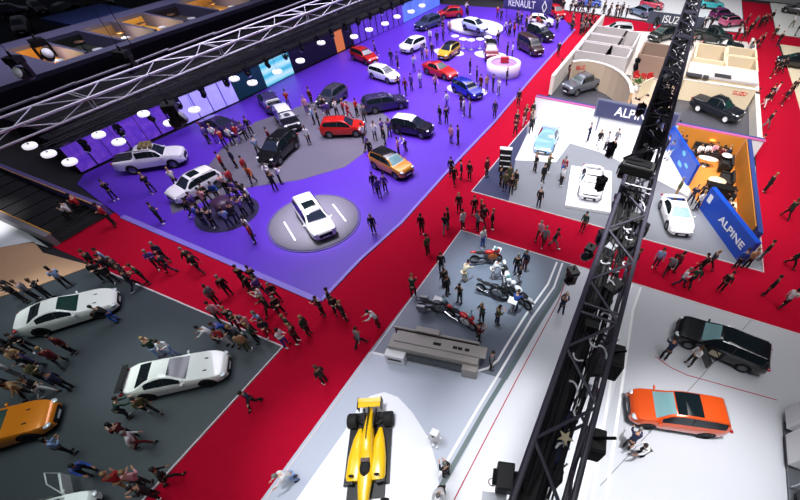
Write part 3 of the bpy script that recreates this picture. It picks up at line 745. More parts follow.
car('hatch', (712, 4), (722, 5), (60, 190, 200), 'turquoise car on the far white floor, rear of three', 'the turquoise car', roof=(240, 244, 244))
car('hatch', (722, 14), (732, 13), (110, 40, 100), 'purple car on the far white floor in front of the turquoise car', 'the far purple car')
car('hatch', (732, 21), (741, 20), (216, 110, 150), 'pink car with dark roof on the far white floor by the right aisle', 'the pink car', roof=(30, 24, 40))
car('small_coupe', (547, 138), (541, 152), (142, 188, 232), 'light blue sports coupe on the white display floor', 'the light blue coupe', wglass=GLASSC)
car('small_coupe', (592, 180), (591, 192), (238, 238, 242), 'white racing coupe with black nose vents on a low white box', 'the white racing coupe', lift=.28, clad=WHITE, wglass=GLASS)
car('small_coupe', (677, 213), (683, 230), (240, 240, 242), 'white sports coupe in front of the blue lettered wall', 'the white sports coupe', wglass=GLASSC)
estate = car('wagon', (721, 343), (682, 327), (14, 15, 18), 'black estate sport utility car with open front door on the pale floor', 'the black estate', wglass=GLASSC, rail=CHROME)
car('suv', (676, 412), (630, 405), (226, 84, 26), 'orange sport utility car with large black glass roof panel', 'the orange car', wglass=GLASSC, rim=RIMD, rail=False)
car('coupe', (69, 310), (115, 296), (240, 242, 238), 'white sports coupe without rear wing, upper of two on the dark floor', 'the upper white coupe', rim=RIMD)
car('coupe', (178, 373), (228, 362), (240, 243, 238), 'white sports coupe with rear wing, lower of two on the dark floor', 'the lower white coupe', rim=RIMD)
car('coupe', (-7, 430), (42, 415), (226, 130, 10), 'golden orange sports coupe cut by the left edge of the picture', 'the golden coupe', rim=RIMD)
car('hatch', (36, 524), (74, 514), (232, 240, 238), 'white car with open door at the bottom left corner', 'the open white car')
car('hatch', (795, 61), (788, 60), (30, 30, 36), 'dark car on the cream floor at the right edge', 'the right edge dark car')
car('hatch', (796, 9), (790, 8), (40, 40, 44), 'dark car on the chalk white floor at the top right corner', 'the top corner dark car')
roots = {o['label']: o for o in bpy.data.objects if o.get('category') == 'car'}
# glass roof of the orange car
def find(s): return next(o for l, o in roots.items() if s in l)
K = KINDS['suv']; oc = find('orange sport utility')
topf = pchip(K['top'])
def roofpatch(root, kind, u0, u1, w, m, name='glass_roof', lift=.012):
    K = KINDS[kind]; L = K['L']; tf = pchip(K['top']); mb = MB(); b = mb.b; n = 8; rows = []
    for i in range(n + 1):
        u = u0 + (u1 - u0) * i / n; wr = w
        rows.append([b.verts.new((u * L, y * wr, tf(u) + lift - (y * y) * .022)) for y in (-1, -.5, 0, .5, 1)])
    for i in range(n):
        for k in range(4): b.faces.new((rows[i][k], rows[i][k + 1], rows[i + 1][k + 1], rows[i + 1][k]))
    r = bmesh.ops.extrude_face_region(b, geom=list(b.faces)); 
    bmesh.ops.translate(b, verts=[v for v in r['geom'] if isinstance(v, bmesh.types.BMVert)], vec=(0, 0, -.012))
    return mb.build(name, m, root, smooth=True)
roofpatch(oc, 'suv', -.16, .09, .60, GLASS)
roofpatch(find('black sunroof on the round'), 'suv', -.14, .04, .44, GLASS, 'sunroof')
roofpatch(find('small dark roof hatch'), 'crossover', -.16, .03, .42, GLASS, 'sunroof')
roofpatch(find('open front door'), 'wagon', -.33, .05, .52, GLASS, 'glass_roof')
# bonnet vents and rear wings of the coupes
for s_ in ('upper of two', 'lower of two', 'golden orange sports coupe'):
    r = find(s_); L = KINDS['coupe']['L']
    for y in (-.38, .38):
        MB().box((.30 * L, y, topf(0) * 0 + .845), (.22, .07, .02)).build('bonnet_vent', BLACKM, r)
    if 'upper' in s_: continue
    w = MB().box((-.475 * L, 0, 1.16), (.26, 1.62, .035)).build('rear_wing', BLACKM if 'lower' in s_ else r.children[0].material_slots[0].material, r)
    for y in (-.6, .6): MB().box((-.465 * L, y, 1.08), (.12, .03, .26)).build('wing_support', BLACKM, w)
# open doors
def door_panel(root, kind, hinge_u, side, ang, m, interior=True):
    K = KINDS[kind]; L, W = K['L'], K['W']; tb = pchip(K['belt'])(hinge_u); mb = MB()
    mb.box((-.55, 0, (K['zb'] + .1 + tb) / 2), (1.1, .09, tb - K['zb'] - .1))
    d = mb.build('open_door', m, root, (hinge_u * L, side * (W / 2 + .02), 0), bevel=.03)
    f = MB(); zt = pchip(K['top'])(-.02) - .12
    f.tube((-.02, 0, tb), (-.45, -side * .12, zt), .025); f.tube((-.45, -side * .12, zt), (-1.05, -side * .14, zt), .025); f.tube((-1.05, -side * .14, zt), (-1.08, 0, tb), .025)
    f.build('window_frame', BLACK if sum(m.node_tree.nodes['Principled BSDF'].inputs['Base Color'].default_value[:3]) < 1 else m, d)
    d.rotation_euler = (0, 0, ang)
    MB().box((hinge_u * L - .55, side * (W / 2 - .01), (K['zb'] + tb) / 2 + .05), (1.02, .02, tb - K['zb'] - .1)).build('cabin_shade', BLACKM, root)  # black sheet paints the shaded cabin onto the closed flank
    MB().box((hinge_u * L - .62, side * (W / 2 - .03), .62), (.5, .10, .42)).build('seat', mat('cream_leather', (206, 198, 170), .6), root)
door_panel(estate, 'wagon', .17, 1, -math.radians(62), mat('paint_0e0f12', (14, 15, 18), .25))
oc2 = find('at the bottom left corner')
door_panel(oc2, 'hatch', .20, 1, -math.radians(65), mat('paint_e8f0ee', (232, 240, 238), .3))
# roof load of the white pickup
wp = find('roof load')
for k in range(3): MB().box((-.1 + .35 * k, 0, 1.88), (.24, 1.1, .16), rz=.1 * k).build('roof_load', mat('khaki_load', (120, 104, 70), .8), wp)
MB().tube((-.62, -.62, 1.16), (-1.3, -.62, 1.58), .04).tube((-.62, .62, 1.16), (-1.3, .62, 1.58), .04).tube((-1.0, -.62, 1.45), (-1.0, .62, 1.45), .04).build('sport_bar', BLACK, wp)
# pale pads under some cars
for c, r, sy in (((467, 91), 2.6, .62), ((449, 53), 2.3, .62), ((413, 47), 2.2, .7), ((491, 56), 2.5, .62)):
    p = G(*c); disc('display_pad', p, r * .86, .08, .10, mat('pale_pad', (206, 200, 226), .4), sy)
pd = G(475, 30); podium = empty('podium', (pd.x, pd.y, .08), 0, 'large white oval podium with scalloped sides carrying the pale blue car', 'podium')
MB().lathe([(.01, 0), (3.1, 0), (3.2, .1), (3.2, .5), (.01, .55)], 40, Matrix.Diagonal((1.25, .9, 1, 1))).build('base', WHITE, podium)
LANDMARKS.append(('the white podium', Vector((pd.x, pd.y, 0)), 1.5)); BLOCK.append((Vector((pd.x, pd.y)), 0, 4.1, 3.0))
for i, (x, y) in enumerate([(455, 39), (463, 42), (471, 43), (480, 42), (488, 40), (495, 37)]):
    p = G(x, y, .75); t = empty('standing_table', (p.x, p.y, .08), 0, 'round white standing table, %s from the left before the oval podium' % ORD[i], 'table', 'tables before the podium')
    MB().lathe([(.01, .95), (.5, .95), (.5, 1.0), (.01, 1.0)], 20).build('tabletop', WHITE, t); MB().tube((0, 0, 0), (0, 0, .95), .05).build('column', WHITE, t); MB().lathe([(.01, 0), (.3, 0), (.01, .04)], 16).build('foot', WHITE, t)
p = G(503, 74); ct = empty('ring_counter', (p.x, p.y, .08), 0, 'white ring shaped counter with red interior beside the red aisle', 'counter')
MB().lathe([(1.7, 0), (1.85, 0), (1.9, 1.1), (1.45, 1.1), (1.45, 1.0), (1.7, 0)], 36).build('ring_wall', mat('soft_white', (236, 226, 240), .4), ct)  # plain pale white surface, without emission
MB().lathe([(.01, .9), (1.44, .9), (1.44, .95), (.01, .95)], 30).build('inner_deck', mat('mauve_deck', (170, 130, 190), .5), ct)
MB().box((0, .2, 1.25), (.9, .4, .5), rz=.4).build('display_block', mat('red_block', (190, 30, 50), .5), ct)
LANDMARKS.append(('the ring counter', Vector((p.x, p.y, 0)), 1.6)); BLOCK.append((Vector((p.x, p.y)), 0, 2.0, 2.0))
p = G(228, 214); ct = empty('round_counter', (p.x, p.y, .08), 0, 'dark round counter ringed by a dense crowd left of the turntable', 'counter')
MB().lathe([(.01, 0), (.55, 0), (.6, 1.0), (.01, 1.02)], 30).build('body', mat('plum_counter', (66, 40, 70), .4), ct)
disc('dark_floor_disc', p, 2.1, .08, .092, mat('dark_ring', (34, 28, 66), .5))
LANDMARKS.append(('the round counter', Vector((p.x, p.y, 0)), 1.8)); BLOCK.append((Vector((p.x, p.y)), 0, 1.2, 1.2))
# low white box under the racing coupe
c = G(592, 183); b = [r for r in bpy.data.objects if r.get('label', '').startswith('white racing coupe')][0]
pl = empty('display_box', (b.location.x, b.location.y, .055), b.rotation_euler.z, 'low white box under the white racing coupe', 'plinth')
MB().box((0, 0, .11), (5.4, 3.2, .22)).build('box', WHITE, pl, bevel=.02)
MB().box((0, 0, .215), (4.9, 2.7, .02)).build('top_panel', WHITEF, pl)
BLOCK.append((Vector((b.location.x, b.location.y)), b.rotation_euler.z, 2.9, 1.8))
MB().box((2.02, 0, .52), (.1, 1.1, .16)).build('nose_vent', BLACKM, b)
for y in (-.6, .6): MB().lathe([(.08, 0), (.2, 0), (.2, .03), (.08, .03), (.08, 0)], 16, Matrix.Translation((1.78, y, .60))).build('vent_ring', BLACKM, b)

# ------------------------------------------------------------------ racing car
YEL = mat('racing_yellow', (246, 196, 20), .3, coat=.6)
a = G(371, 415, .5); b = G(366, 470, .5); dirn = (b - a).normalized(); ang = math.atan2(dirn.y, dirn.x)
f1 = empty('racing_car', (a.x - dirn.x * .35, a.y - dirn.y * .35, .1), ang, 'yellow and black single seat racing car on the white plinth', 'car')
def loftx(st, n=14):
    """st: (x, half width, z low, z high)"""
    mb = MB(); b = mb.b; R = []
    for x, w, z0, z1 in st:
        R.append([b.verts.new((x, w * math.copysign(abs(math.cos(t)) ** .7, math.cos(t)), (z0 + z1) / 2 + (z1 - z0) / 2 * math.copysign(abs(math.sin(t)) ** .8, math.sin(t)))) for t in [2 * PI * k / n for k in range(n)]])
    for A_, B_ in zip(R, R[1:]):
        for k in range(n): b.faces.new((A_[k], A_[(k + 1) % n], B_[(k + 1) % n], B_[k]))
    b.faces.new(R[0]); b.faces.new(R[-1][::-1])
    return mb
loftx([(.1, .10, .30, .62), (.6, .16, .22, .78), (1.2, .22, .18, .92), (1.7, .26, .16, .95), (2.1, .30, .15, .80), (2.35, .33, .15, .66), (3.0, .31, .15, .64), (3.5, .25, .18, .60), (4.2, .16, .22, .48), (4.9, .09, .22, .34), (5.1, .05, .2, .28)]).build('body', YEL, f1, smooth=True)
for s_ in (1, -1):
    loftx([(.9, .08, .15, .30), (1.4, .22, .14, .50), (2.2, .34, .14, .58), (2.9, .36, .14, .58), (3.1, .30, .2, .52)]).build('sidepod', YEL, f1, (0, s_ * .44, 0), smooth=True)
    MB().box((2.0, s_ * .80, .13), (2.4, .22, .06)).build('floor_edge', BLACK, f1)
    MB().box((3.15, s_ * .62, .36), (.10, .34, .30), rz=.2 * s_).build('turning_vane', BLACK, f1)
    MB().ball((2.95, s_ * .5, .72), (.12, .22, .10), 8).build('wing_mirror', BLACK, f1)
MB().box((1.9, 0, .10), (3.6, 1.5, .03)).build('floor_plate', BLACK, f1)
MB().box((.9, 0, .80), (1.4, .03, .42)).build('engine_fin', BLACK, f1)
MB().box((.75, .2, .60), (1.2, .06, .20), rz=-.12).box((.75, -.2, .60), (1.2, .06, .20), rz=.12).build('engine_cover_stripe', BLACK, f1)
MB().ball((2.62, 0, .60), (.78, .44, .22), 14).build('cockpit', BLACKM, f1)
MB().box((2.38, 0, .70), (.16, .34, .16)).build('headrest', mat('grey_pad', (90, 70, 70), .7), f1)
MB().tube((2.85, -.13, .68), (2.85, .13, .68), .03).build('steering_wheel', BLACK, f1)
rw = MB().box((.0, 0, .88), (.36, .98, .03)).box((-.12, 0, .95), (.18, .98, .025), rot=Matrix.Rotation(.4, 4, 'Y')).build('rear_wing', YEL, f1)
for s_ in (1, -1): MB().box((-.02, s_ * .5, .74), (.5, .025, .46)).build('end_plate', BLACK, rw)
fw = MB().box((4.95, 0, .16), (.36, 1.75, .03)).box((4.78, 0, .22), (.2, 1.7, .02)).build('front_wing', BLACK, f1)
for s_ in (1, -1): MB().box((4.9, s_ * .88, .22), (.5, .025, .2)).build('end_plate', YEL, fw)
for x, w, r in ((.55, .40, .335), (4.1, .31, .335)):
    for s_ in (1, -1):
        mt = Matrix.Rotation(-PI / 2 * s_, 4, 'X')
        wh = MB().lathe([(r * .5, -w / 2), (r * .92, -w / 2), (r, -w / 2 + .05), (r, w / 2 - .05), (r * .92, w / 2), (r * .5, w / 2)], 28, mt).build('wheel', TYRE, f1, (x, s_ * (.98 - w / 2), r))
        MB().lathe([(.01, .0), (r * .52, 0), (r * .52, w / 2 - .05), (.05, w / 2 - .03), (.01, w / 2 - .03)], 20, mt).build('rim', RIMD, wh)
        MB().tube((x + .25, s_ * .22, .42), (x, s_ * .68, .40), .018).tube((x - .2, s_ * .2, .42), (x, s_ * .68, .40), .018).tube((x + .2, s_ * .2, .25), (x, s_ * .68, .24), .018).tube((x - .2, s_ * .15, .25), (x, s_ * .68, .24), .018).build('suspension', BLACK, f1)
LANDMARKS.append(('the yellow racing car', Vector((f1.location.x + dirn.x * 2.5, f1.location.y + dirn.y * 2.5, 0)), 2.0))
BLOCK.append((Vector((f1.location.x + dirn.x * 2.4, f1.location.y + dirn.y * 2.4)), ang, 2.8, 1.05))

# ------------------------------------------------------------------ motorcycles
def motorcycle(px, py, heading, cols, label, short, screen=True, cases=False):
    p = G(px, py, .5); c1, c2 = [mat('paint_' + hx(c), c, .3, coat=.5) for c in cols]
    r = empty('motorcycle', (p.x, p.y, .05), heading, label, 'motorcycle')
    for x, rr in ((.72, .31), (-.70, .31)):
        mt = Matrix.Rotation(PI / 2, 4, 'X')
        w = MB().lathe([(rr * .72, -.055), (rr * .9, -.075), (rr, -.03), (rr, .03), (rr * .9, .075), (rr * .72, .055), (rr * .72, -.055)], 24, mt).build('wheel', TYRE, r, (x, 0, rr))
        mb = MB().lathe([(rr * .66, -.04), (rr * .74, -.04), (rr * .74, .04), (rr * .66, .04), (rr * .66, -.04)], 20, mt).ball((0, 0, 0), (.12, .14, .12), 8)
        for k in range(5): mb.tube((0, 0, 0), (rr * .7 * math.cos(k * 1.2566), 0, rr * .7 * math.sin(k * 1.2566)), .014, n=6)
        mb.build('rim', RIM, w)
        MB().lathe([(.06, -.01), (.13, -.01), (.13, .01), (.06, .01), (.06, -.01)], 16, Matrix.Translation((0, .07, 0)) @ mt).build('brake_disc', CHROME, w)
    MB().tube((.72, .1, .31), (.50, .1, .86), .025).tube((.72, -.1, .31), (.50, -.1, .86), .025).build('fork', CHROME, r)
    MB().tube((.50, 0, .80), (-.05, 0, .42), .035).tube((.50, 0, .84), (-.25, 0, .72), .035).tube((-.05, 0, .40), (-.70, .09, .31), .03).tube((-.05, 0, .40), (-.70, -.09, .31), .03).tube((-.25, 0, .72), (-.85, 0, .86), .028).build('frame', BLACK, r)
    MB().box((.10, 0, .42), (.42, .34, .34), rot=Matrix.Rotation(-.3, 4, 'Y')).lathe([(.11, 0), (.11, .12)], 14, Matrix.Translation((.08, .16, .38)) @ Matrix.Rotation(-PI / 2, 4, 'X')).build('engine', mat('engine_grey', (70, 72, 78), .4, .7), r, bevel=.0)
    MB().ball((.20, 0, .86), (.60, .34, .28), 14).build('fuel_tank', c1, r)
    MB().ball((-.32, 0, .82), (.66, .28, .14), 12).build('seat', BLACKM, r)
    MB().ball((-.80, 0, .90), (.42, .20, .12), 10).build('tail_fairing', c1, r)
    for s_ in (1, -1):
        MB().ball((.38, s_ * .19, .62), (.62, .10, .50), 12).build('side_fairing', c2, r)
    MB().ball((.66, 0, .95), (.36, .34, .32), 12).build('nose_fairing', c1, r)
    if screen: MB().ball((.60, 0, 1.12), (.22, .30, .26), 10).build('windshield', GLASSC, r)
    MB().tube((.46, -.36, 1.02), (.50, 0, .98), .016).tube((.46, .36, 1.02), (.50, 0, .98), .016).tube((.45, .30, 1.02), (.43, .42, 1.02), .024).tube((.45, -.30, 1.02), (.43, -.42, 1.02), .024).build('handlebar', BLACK, r)
    MB().tube((.05, -.14, .26), (-.55, -.20, .36), .035, .03).tube((-.55, -.20, .36), (-.95, -.21, .50), .055, .06).build('exhaust', CHROME, r)
    MB().box((.72, 0, .64), (.34, .13, .03)).build('mudguard', c1, r)
    MB().tube((-.05, .15, .3), (-.1, .34, .02), .014).build('side_stand', BLACK, r)
    if cases:
        for s_ in (1, -1): MB().box((-.62, s_ * .34, .66), (.50, .20, .38)).build('side_case', c2, r, bevel=.04)
    LANDMARKS.append((short, Vector((p.x, p.y, 0)), 1.0)); BLOCK.append((Vector((p.x, p.y)), heading, 1.1, .4))
motorcycle(486, 257, math.radians(28), [(190, 30, 30), (205, 110, 50)], 'red and orange motorcycle nearest the cross aisle', 'the red and orange motorcycle')
motorcycle(492, 290, math.radians(-2), [(24, 24, 28), (150, 152, 160)], 'black naked motorcycle in the middle of the motorcycle display', 'the black motorcycle', screen=False)
motorcycle(506, 277, math.radians(-60), [(236, 236, 240), (226, 226, 232)], 'white fully faired motorcycle behind the black one', 'the white motorcycle')
motorcycle(434, 307, math.radians(15), [(60, 62, 72), (120, 124, 134)], 'grey motorcycle at the left end of the front row', 'the grey motorcycle', cases=True)
motorcycle(461, 318, math.radians(-12), [(196, 28, 34), (232, 232, 236)], 'red and white motorcycle in the front row', 'the red and white motorcycle')
motorcycle(520, 296, math.radians(150), [(216, 218, 224), (40, 44, 50)], 'silver motorcycle beside the blue dressed visitor', 'the silver motorcycle', screen=False)
for i, (x, y, l) in enumerate([(497, 250, 'by the red and orange motorcycle'), (438, 300, 'at the left of the front motorcycles'), (513, 301, 'in front of the silver motorcycle')]):
    p = G(x, y, .9); t = empty('info_pedestal', (p.x, p.y, .05), 0, 'small white information pedestal ' + l, 'pedestal')
    MB().box((0, 0, .42), (.10, .24, .84)).build('post', WHITE, t, bevel=.01); MB().box((0, -.03, .9), (.5, .38, .05), rot=Matrix.Rotation(.35, 4, 'X')).build('panel', WHITE, t)
# reception counter of the motorcycle stand
p = G(435, 361, 0); a = math.atan2(.9, 4.4)
ct = empty('reception_counter', (p.x, p.y, .05), a, 'long white counter with dark markings below the motorcycles', 'counter')
IV = mat('dimmed_ivory', (160, 154, 150), .5)  # dim surroundings of the counter are put into this darkened ivory
MB().box((0, .1, .52), (4.5, .80, 1.04)).build('body', IV, ct, bevel=.03)
MB().box((.25, .35, 1.08), (4.6, .62, .08)).build('worktop', IV, ct, bevel=.02)
MB().box((-.1, .78, 1.16), (4.4, .10, .10)).build('rear_rail', IV, ct); MB().box((-.1, .78, .56), (4.3, .05, 1.1)).build('rear_panel', mat('dark_red_panel', (90, 34, 40), .5), ct)
MB().box((-.5, .8, 1.36), (1.2, .30, .06)).build('upper_shelf', IV, ct); MB().box((-.5, .8, 1.27), (.3, .12, .14)).build('shelf_post', mat('dark_red_panel', (90, 34, 40), .5), ct)
bx = MB().box((-1.85, -.48, .38), (1.0, .40, .72)).build('front_box', WHITE, ct, bevel=.02)
MB().box((-1.85, -.69, .45), (.7, .01, .14)).build('marking', BLACKM, bx)
MB().box((1.9, -.44, .40), (.75, .30, .76)).build('front_box', IV, ct, bevel=.02)
MB().box((.1, -.36, .45), (2.8, .12, .5)).build('dark_recess', mat('gap_shade', (60, 66, 70), .2), ct)  # solid dark block paints the shaded gap between the front boxes
for k, x in enumerate((.1, 1.0, 1.25, 1.6)): MB().box((x, .30, 1.125), (.22 if k else .4, .16, .006)).build('marking', BLACKM, ct)
LANDMARKS.append(('the long white counter', Vector((p.x, p.y, 0)), 1.6)); BLOCK.append((Vector((p.x, p.y)), a, 2.5, .8))
# white helmet-like display figure by the racing car
p = G(436, 440, .5); t = empty('display_robot', (p.x, p.y, .05), 0, 'small white display figure with a square head right of the racing car', 'display figure')
MB().box((0, 0, 1.28), (.34, .30, .28)).build('head', WHITE, t, bevel=.05); MB().ball((0, -.15, 1.28), (.16, .06, .12), 8).build('visor', BLACKM, t)
MB().box((0, 0, .86), (.34, .26, .46)).build('torso', WHITE, t, bevel=.05)
for s_ in (1, -1):
    MB().tube((s_ * .1, 0, .66), (s_ * .1, -.05, .06), .07, .05).build('leg', WHITE, t); MB().tube((s_ * .24, 0, 1.0), (s_ * .26, -.12, .62), .045).build('arm', WHITE, t); MB().box((s_ * .1, -.08, .04), (.12, .26, .08)).build('foot', WHITE, t, bevel=.02)
BLOCK.append((Vector((p.x, p.y)), 0, .35, .35))
# display unit at the right edge
dx = empty('display_unit', (11.5, 9.7, .05), 0, 'tall white display unit with navy and red panel at the right edge', 'display stand')
MB().box((.6, -.3, .06), (3.0, 4.4, .12)).build('base', mat('steel_grey', (96, 100, 106), .4, .4), dx, bevel=.03)
MB().box((-.55, 1.9, 1.2), (.8, 1.0, 1.8)).build('white_cabinet', WHITE, dx, bevel=.04)
MB().box((.75, 1.1, 1.5), (1.4, 1.3, 2.4)).build('tower', WHITE, dx, bevel=.04)
MB().box((.75, 1.1, 2.71), (1.2, 1.1, .03)).build('navy_panel', mat('navy_panel', (36, 30, 92), .4), dx); MB().box((.45, .9, 2.73), (.6, .6, .02), rz=.3).build('red_panel', mat('red_orange_panel', (214, 60, 30), .4), dx)
MB().box((.7, -.35, 1.0), (1.2, 1.4, 1.6)).build('engine_cabinet', WHITE, dx, bevel=.04)
mb = MB()
for k in range(6): mb.tube((-.9 + .45 * k, -2.5, .3), (-.9 + .45 * k, -2.5, 1.6), .035).tube((-.9 + .45 * k, -2.5, 1.6), (-.9 + .45 * k, -1.2, 1.6), .035).tube((-.9 + .45 * k, -1.2, 1.6), (-.9 + .45 * k, -1.2, .3), .035)
mb.tube((-.9, -2.5, 1.6), (1.35, -2.5, 1.6), .04).tube((-.9, -1.2, 1.6), (1.35, -1.2, 1.6), .04).build('pipe_frame', CHROME, dx)
MB().box((.2, -1.85, .75), (2.0, 1.0, .8)).build('machine_block', mat('gunmetal', (54, 56, 60), .4, .6), dx, bevel=.05)
MB().box((-.75, .4, .8), (.5, 1.4, 1.0)).build('locker', WHITE, dx, bevel=.03)
BLOCK.append((Vector((12.2, 10.3)), 0, 1.9, 2.8))
# ------------------------------------------------------------------ sports car lounge
BLUE = mat('signal_blue', (6, 70, 186), .4)
NBLUE = mat('dark_blue_edge', (40, 62, 130), .45)
MAG = mat('magenta_edge', (176, 84, 140), .5)
OWOOD = mat('orange_wood', (206, 132, 56), .5, noise=.10, nscale=3)
OWALL = mat('ochre_wall', (190, 124, 44), .6)
HW = 1.75
def wallseg(name, a, b, t, z0, z1, m, parent=None, label=None, cat=None, kind='structure'):
    a = Vector(a); b = Vector(b); d = (b - a); d.z = 0; L = d.length; c = (a + b) / 2
    o = MB().box((0, 0, (z1 - z0) / 2), (L, t, z1 - z0)).build(name, m, parent, (c.x, c.y, z0)); o.rotation_euler = (0, 0, math.atan2(d.y, d.x))
    if kind and parent is None: o['kind'] = kind
    return tag(o, label, cat)
YB = 35.7
wallseg('wall_back_lounge', (-9.4, YB, 0), (9.6, YB, 0), .25, 0, HW, WHITE)
wallseg('trim_4', (-9.4, YB, 0), (9.7, YB, 0), .32, HW, HW + .05, MAG)
wallseg('trim_5', (-9.4, YB + .3, 0), (9.7, YB + .3, 0), .28, HW, HW + .03, NBLUE)
wallseg('wall_ochre', (3.2, YB - .17, 0), (8.3, YB - .17, 0), .06, .06, HW, OWALL)
x1 = 9.45
wallseg('wall_right', (9.05, 23.2, 0), (8.55, YB, 0), .28, 0, HW, NBLUE)
wallseg('wall_right_inner', (8.82, 23.8, 0), (8.36, YB - .2, 0), .06, .06, HW - .05, OWALL)
d1a = G(673, 124, HW); d1b = G(699, 165, HW); d2a = G(714, 187, HW); d2b = G(759, 243, HW)
slab('lounge_floor', [(d1a.x + .1, YB - .2), (d1b.x, d1b.y), (d2a.x, d2a.y), (d2b.x, d2b.y), (8.9, d2b.y + .3), (8.4, YB - .2)], .05, .07, OWOOD)
bw = wallseg('blue_wall', d1a, d1b, .22, .05, HW, BLUE, label='bright blue diagonal wall panel with pale clouds graphic at the lounge left side', cat='wall panel', kind=None)
L = (d1b - d1a).length
rr = random.Random(3)
for k in range(6): MB().ball((rr.uniform(-L / 2 + .4, L / 2 - .4), -.12, rr.uniform(.4, 1.4)), (rr.uniform(.5, .9), .02, rr.uniform(.2, .35)), 10).build('cloud_graphic', mat('pale_blue_graphic', (110, 190, 235), .5), bw)
bw = wallseg('blue_wall', d2a, d2b, .34, .05, HW, BLUE, label='bright blue diagonal wall carrying large white lettering', cat='wall panel', kind=None)
L = (d2b - d2a).length
text('ALPINE', .62, WHITE, bw, Matrix.Translation((.85, -.18, .85)) @ UPX, depth=.02, sx=1.5)
MB().box((-L / 2 + .5, -.18, 1.1), (.42, .02, .55)).build('white_notice', WHITE, bw)
def LC(p, hx, hy=None):
    if 22 < p.y < 37 and p.x > 2:
        p.x = min(p.x, 8.30 - (p.y - 24) * .035 - hx); p.y = min(p.y, YB - .28 - (hy or hx))
    return p
def ppos(px, py, z=0): return G(px, py, z)
def sofa(px, py, rz, L, label, m=None, D=.85):
    m = m or mat('black_leather', (24, 24, 28), .5); p = G(px, py, .4); p = LC(p, D / 2 if abs(rz) > 1 else L / 2, L / 2 if abs(rz) > 1 else D / 2)
    r = empty('sofa', (p.x, p.y, .07), rz, label, 'sofa')
    MB().box((0, 0, .22), (L, D, .30)).build('base', m, r, bevel=.04)
    n = max(1, round(L / .7))
    for k in range(n): MB().box((-L / 2 + L / n * (k + .5), -.05, .42), (L / n - .03, D - .2, .14)).build('seat_cushion', m, r, bevel=.03)
    MB().box((0, D / 2 - .08, .55), (L, .18, .55)).build('backrest', m, r, bevel=.05)
    for s_ in (1, -1): MB().box((s_ * (L / 2 - .07), 0, .40), (.14, D, .42)).build('armrest', m, r, bevel=.03)
    BLOCK.append((Vector((p.x, p.y)), rz, L / 2, D / 2)) if False else None
    return r
def table(px, py, w, d, label, m, h=.72, round_=False, z=.07, rz=0, cat='table'):
    p = LC(G(px, py, h), w / 2); r = empty('table', (p.x, p.y, z), rz, label, cat)
    if round_: MB().lathe([(.01, h - .04), (w / 2, h - .04), (w / 2, h), (.01, h)], 24, Matrix.Diagonal((1, d / w, 1, 1))).build('tabletop', m, r); MB().tube((0, 0, 0), (0, 0, h - .04), .06).build('column', CHROME, r); MB().lathe([(.01, 0), (w * .25, 0), (w * .25, .02), (.01, .03)], 16).build('foot', CHROME, r)
    else:
        MB().box((0, 0, h - .025), (w, d, .05)).build('tabletop', m, r, bevel=.01)
        for sx in (1, -1):
            for sy in (1, -1): MB().box((sx * (w / 2 - .05), sy * (d / 2 - .05), (h - .05) / 2), (.05, .05, h - .05)).build('leg', BLACK, r)
    return r
def armchair(px, py, rz, label, m, z=.07, group=None):
    p = LC(G(px, py, .4), .4); r = empty('armchair', (p.x, p.y, z), rz, label, 'chair', group)
    MB().box((0, 0, .38), (.56, .54, .16)).build('seat', m, r, bevel=.04); MB().box((0, .26, .62), (.56, .10, .50)).build('backrest', m, r, bevel=.04)
    for s_ in (1, -1):
        MB().box((s_ * .29, 0, .52), (.07, .5, .20)).build('armrest', m, r, bevel=.02)
        for t_ in (1, -1): MB().tube((s_ * .22, t_ * .2, 0), (s_ * .2, t_ * .18, .31), .02).build('leg', BLACK, r)
    return r
DKL = mat('black_leather', (24, 24, 28), .5); CREAM = mat('cream_top', (232, 220, 190), .45)
sofa(709, 151, 0, 2.6, 'long black sofa along the ochre back wall of the lounge')
table(708, 159, 1.5, .75, 'oval white table in front of the long black sofa', WHITE, .6, True)
table(727, 156, .8, .8, 'round white table beside the right lounge wall', WHITE, .74, True)
sofa(733, 166, -PI / 2, 1.7, 'black block sofa by the right lounge wall, rear of two')
sofa(733, 182, -PI / 2, 1.7, 'black block sofa by the right lounge wall, front of two')
table(717, 181, 1.25, 1.1, 'cream square table with rounded look beside the front block sofa', CREAM, .62, True)
armchair(722, 168, PI, 'black armchair between the oval white table and cream table', DKL)
armchair(735, 150, -PI / 2, 'black armchair near the rear corner of the lounge', DKL); armchair(722, 149, .6, 'brown armchair behind the round white table', mat('brown_leather', (100, 60, 34), .5))
p = LC(G(732, 197, .5), 1.02); b = empty('bar_counter', (p.x - .1, p.y, .07), 0, 'black bar counter crossing the lounge near the right wall', 'counter')
MB().box((0, 0, .5), (1.9, .6, 1.0)).build('body', BLACKM, b, bevel=.02); MB().box((0, 0, 1.03), (2.0, .7, .06)).build('worktop', BLACK, b)
table(735, 206, 1.0, .7, 'small cream desk behind the lettered blue wall', CREAM, .74)
p = LC(G(730, 214, .4), .65); b = empty('grey_cabinet', (p.x, p.y, .07), .8, 'grey low cabinet behind the lettered blue wall', 'cabinet')
MB().box((0, 0, .4), (1.0, .6, .8)).build('body', mat('taupe', (120, 110, 104), .6), b, bevel=.02); MB().box((0, -.31, .4), (.9, .02, .7)).build('door', mat('taupe', (120, 110, 104), .6), b)
armchair(739, 215, PI / 2, 'black and white armchair near the inner corner of the lettered wall', BLACKM)
pl = G(706, 142, 1.2); b = tag(MB().ball((0, 0, 0), (.5, .2, .2), 12).build('wall_lamp', mat('orange_lamp', (255, 130, 50), .4, emit=2.5), None, (GY(714, 138, YB - .4).x, YB - .36, 1.2)), 'glowing orange lamp on the ochre wall above the sofa', 'lamp')

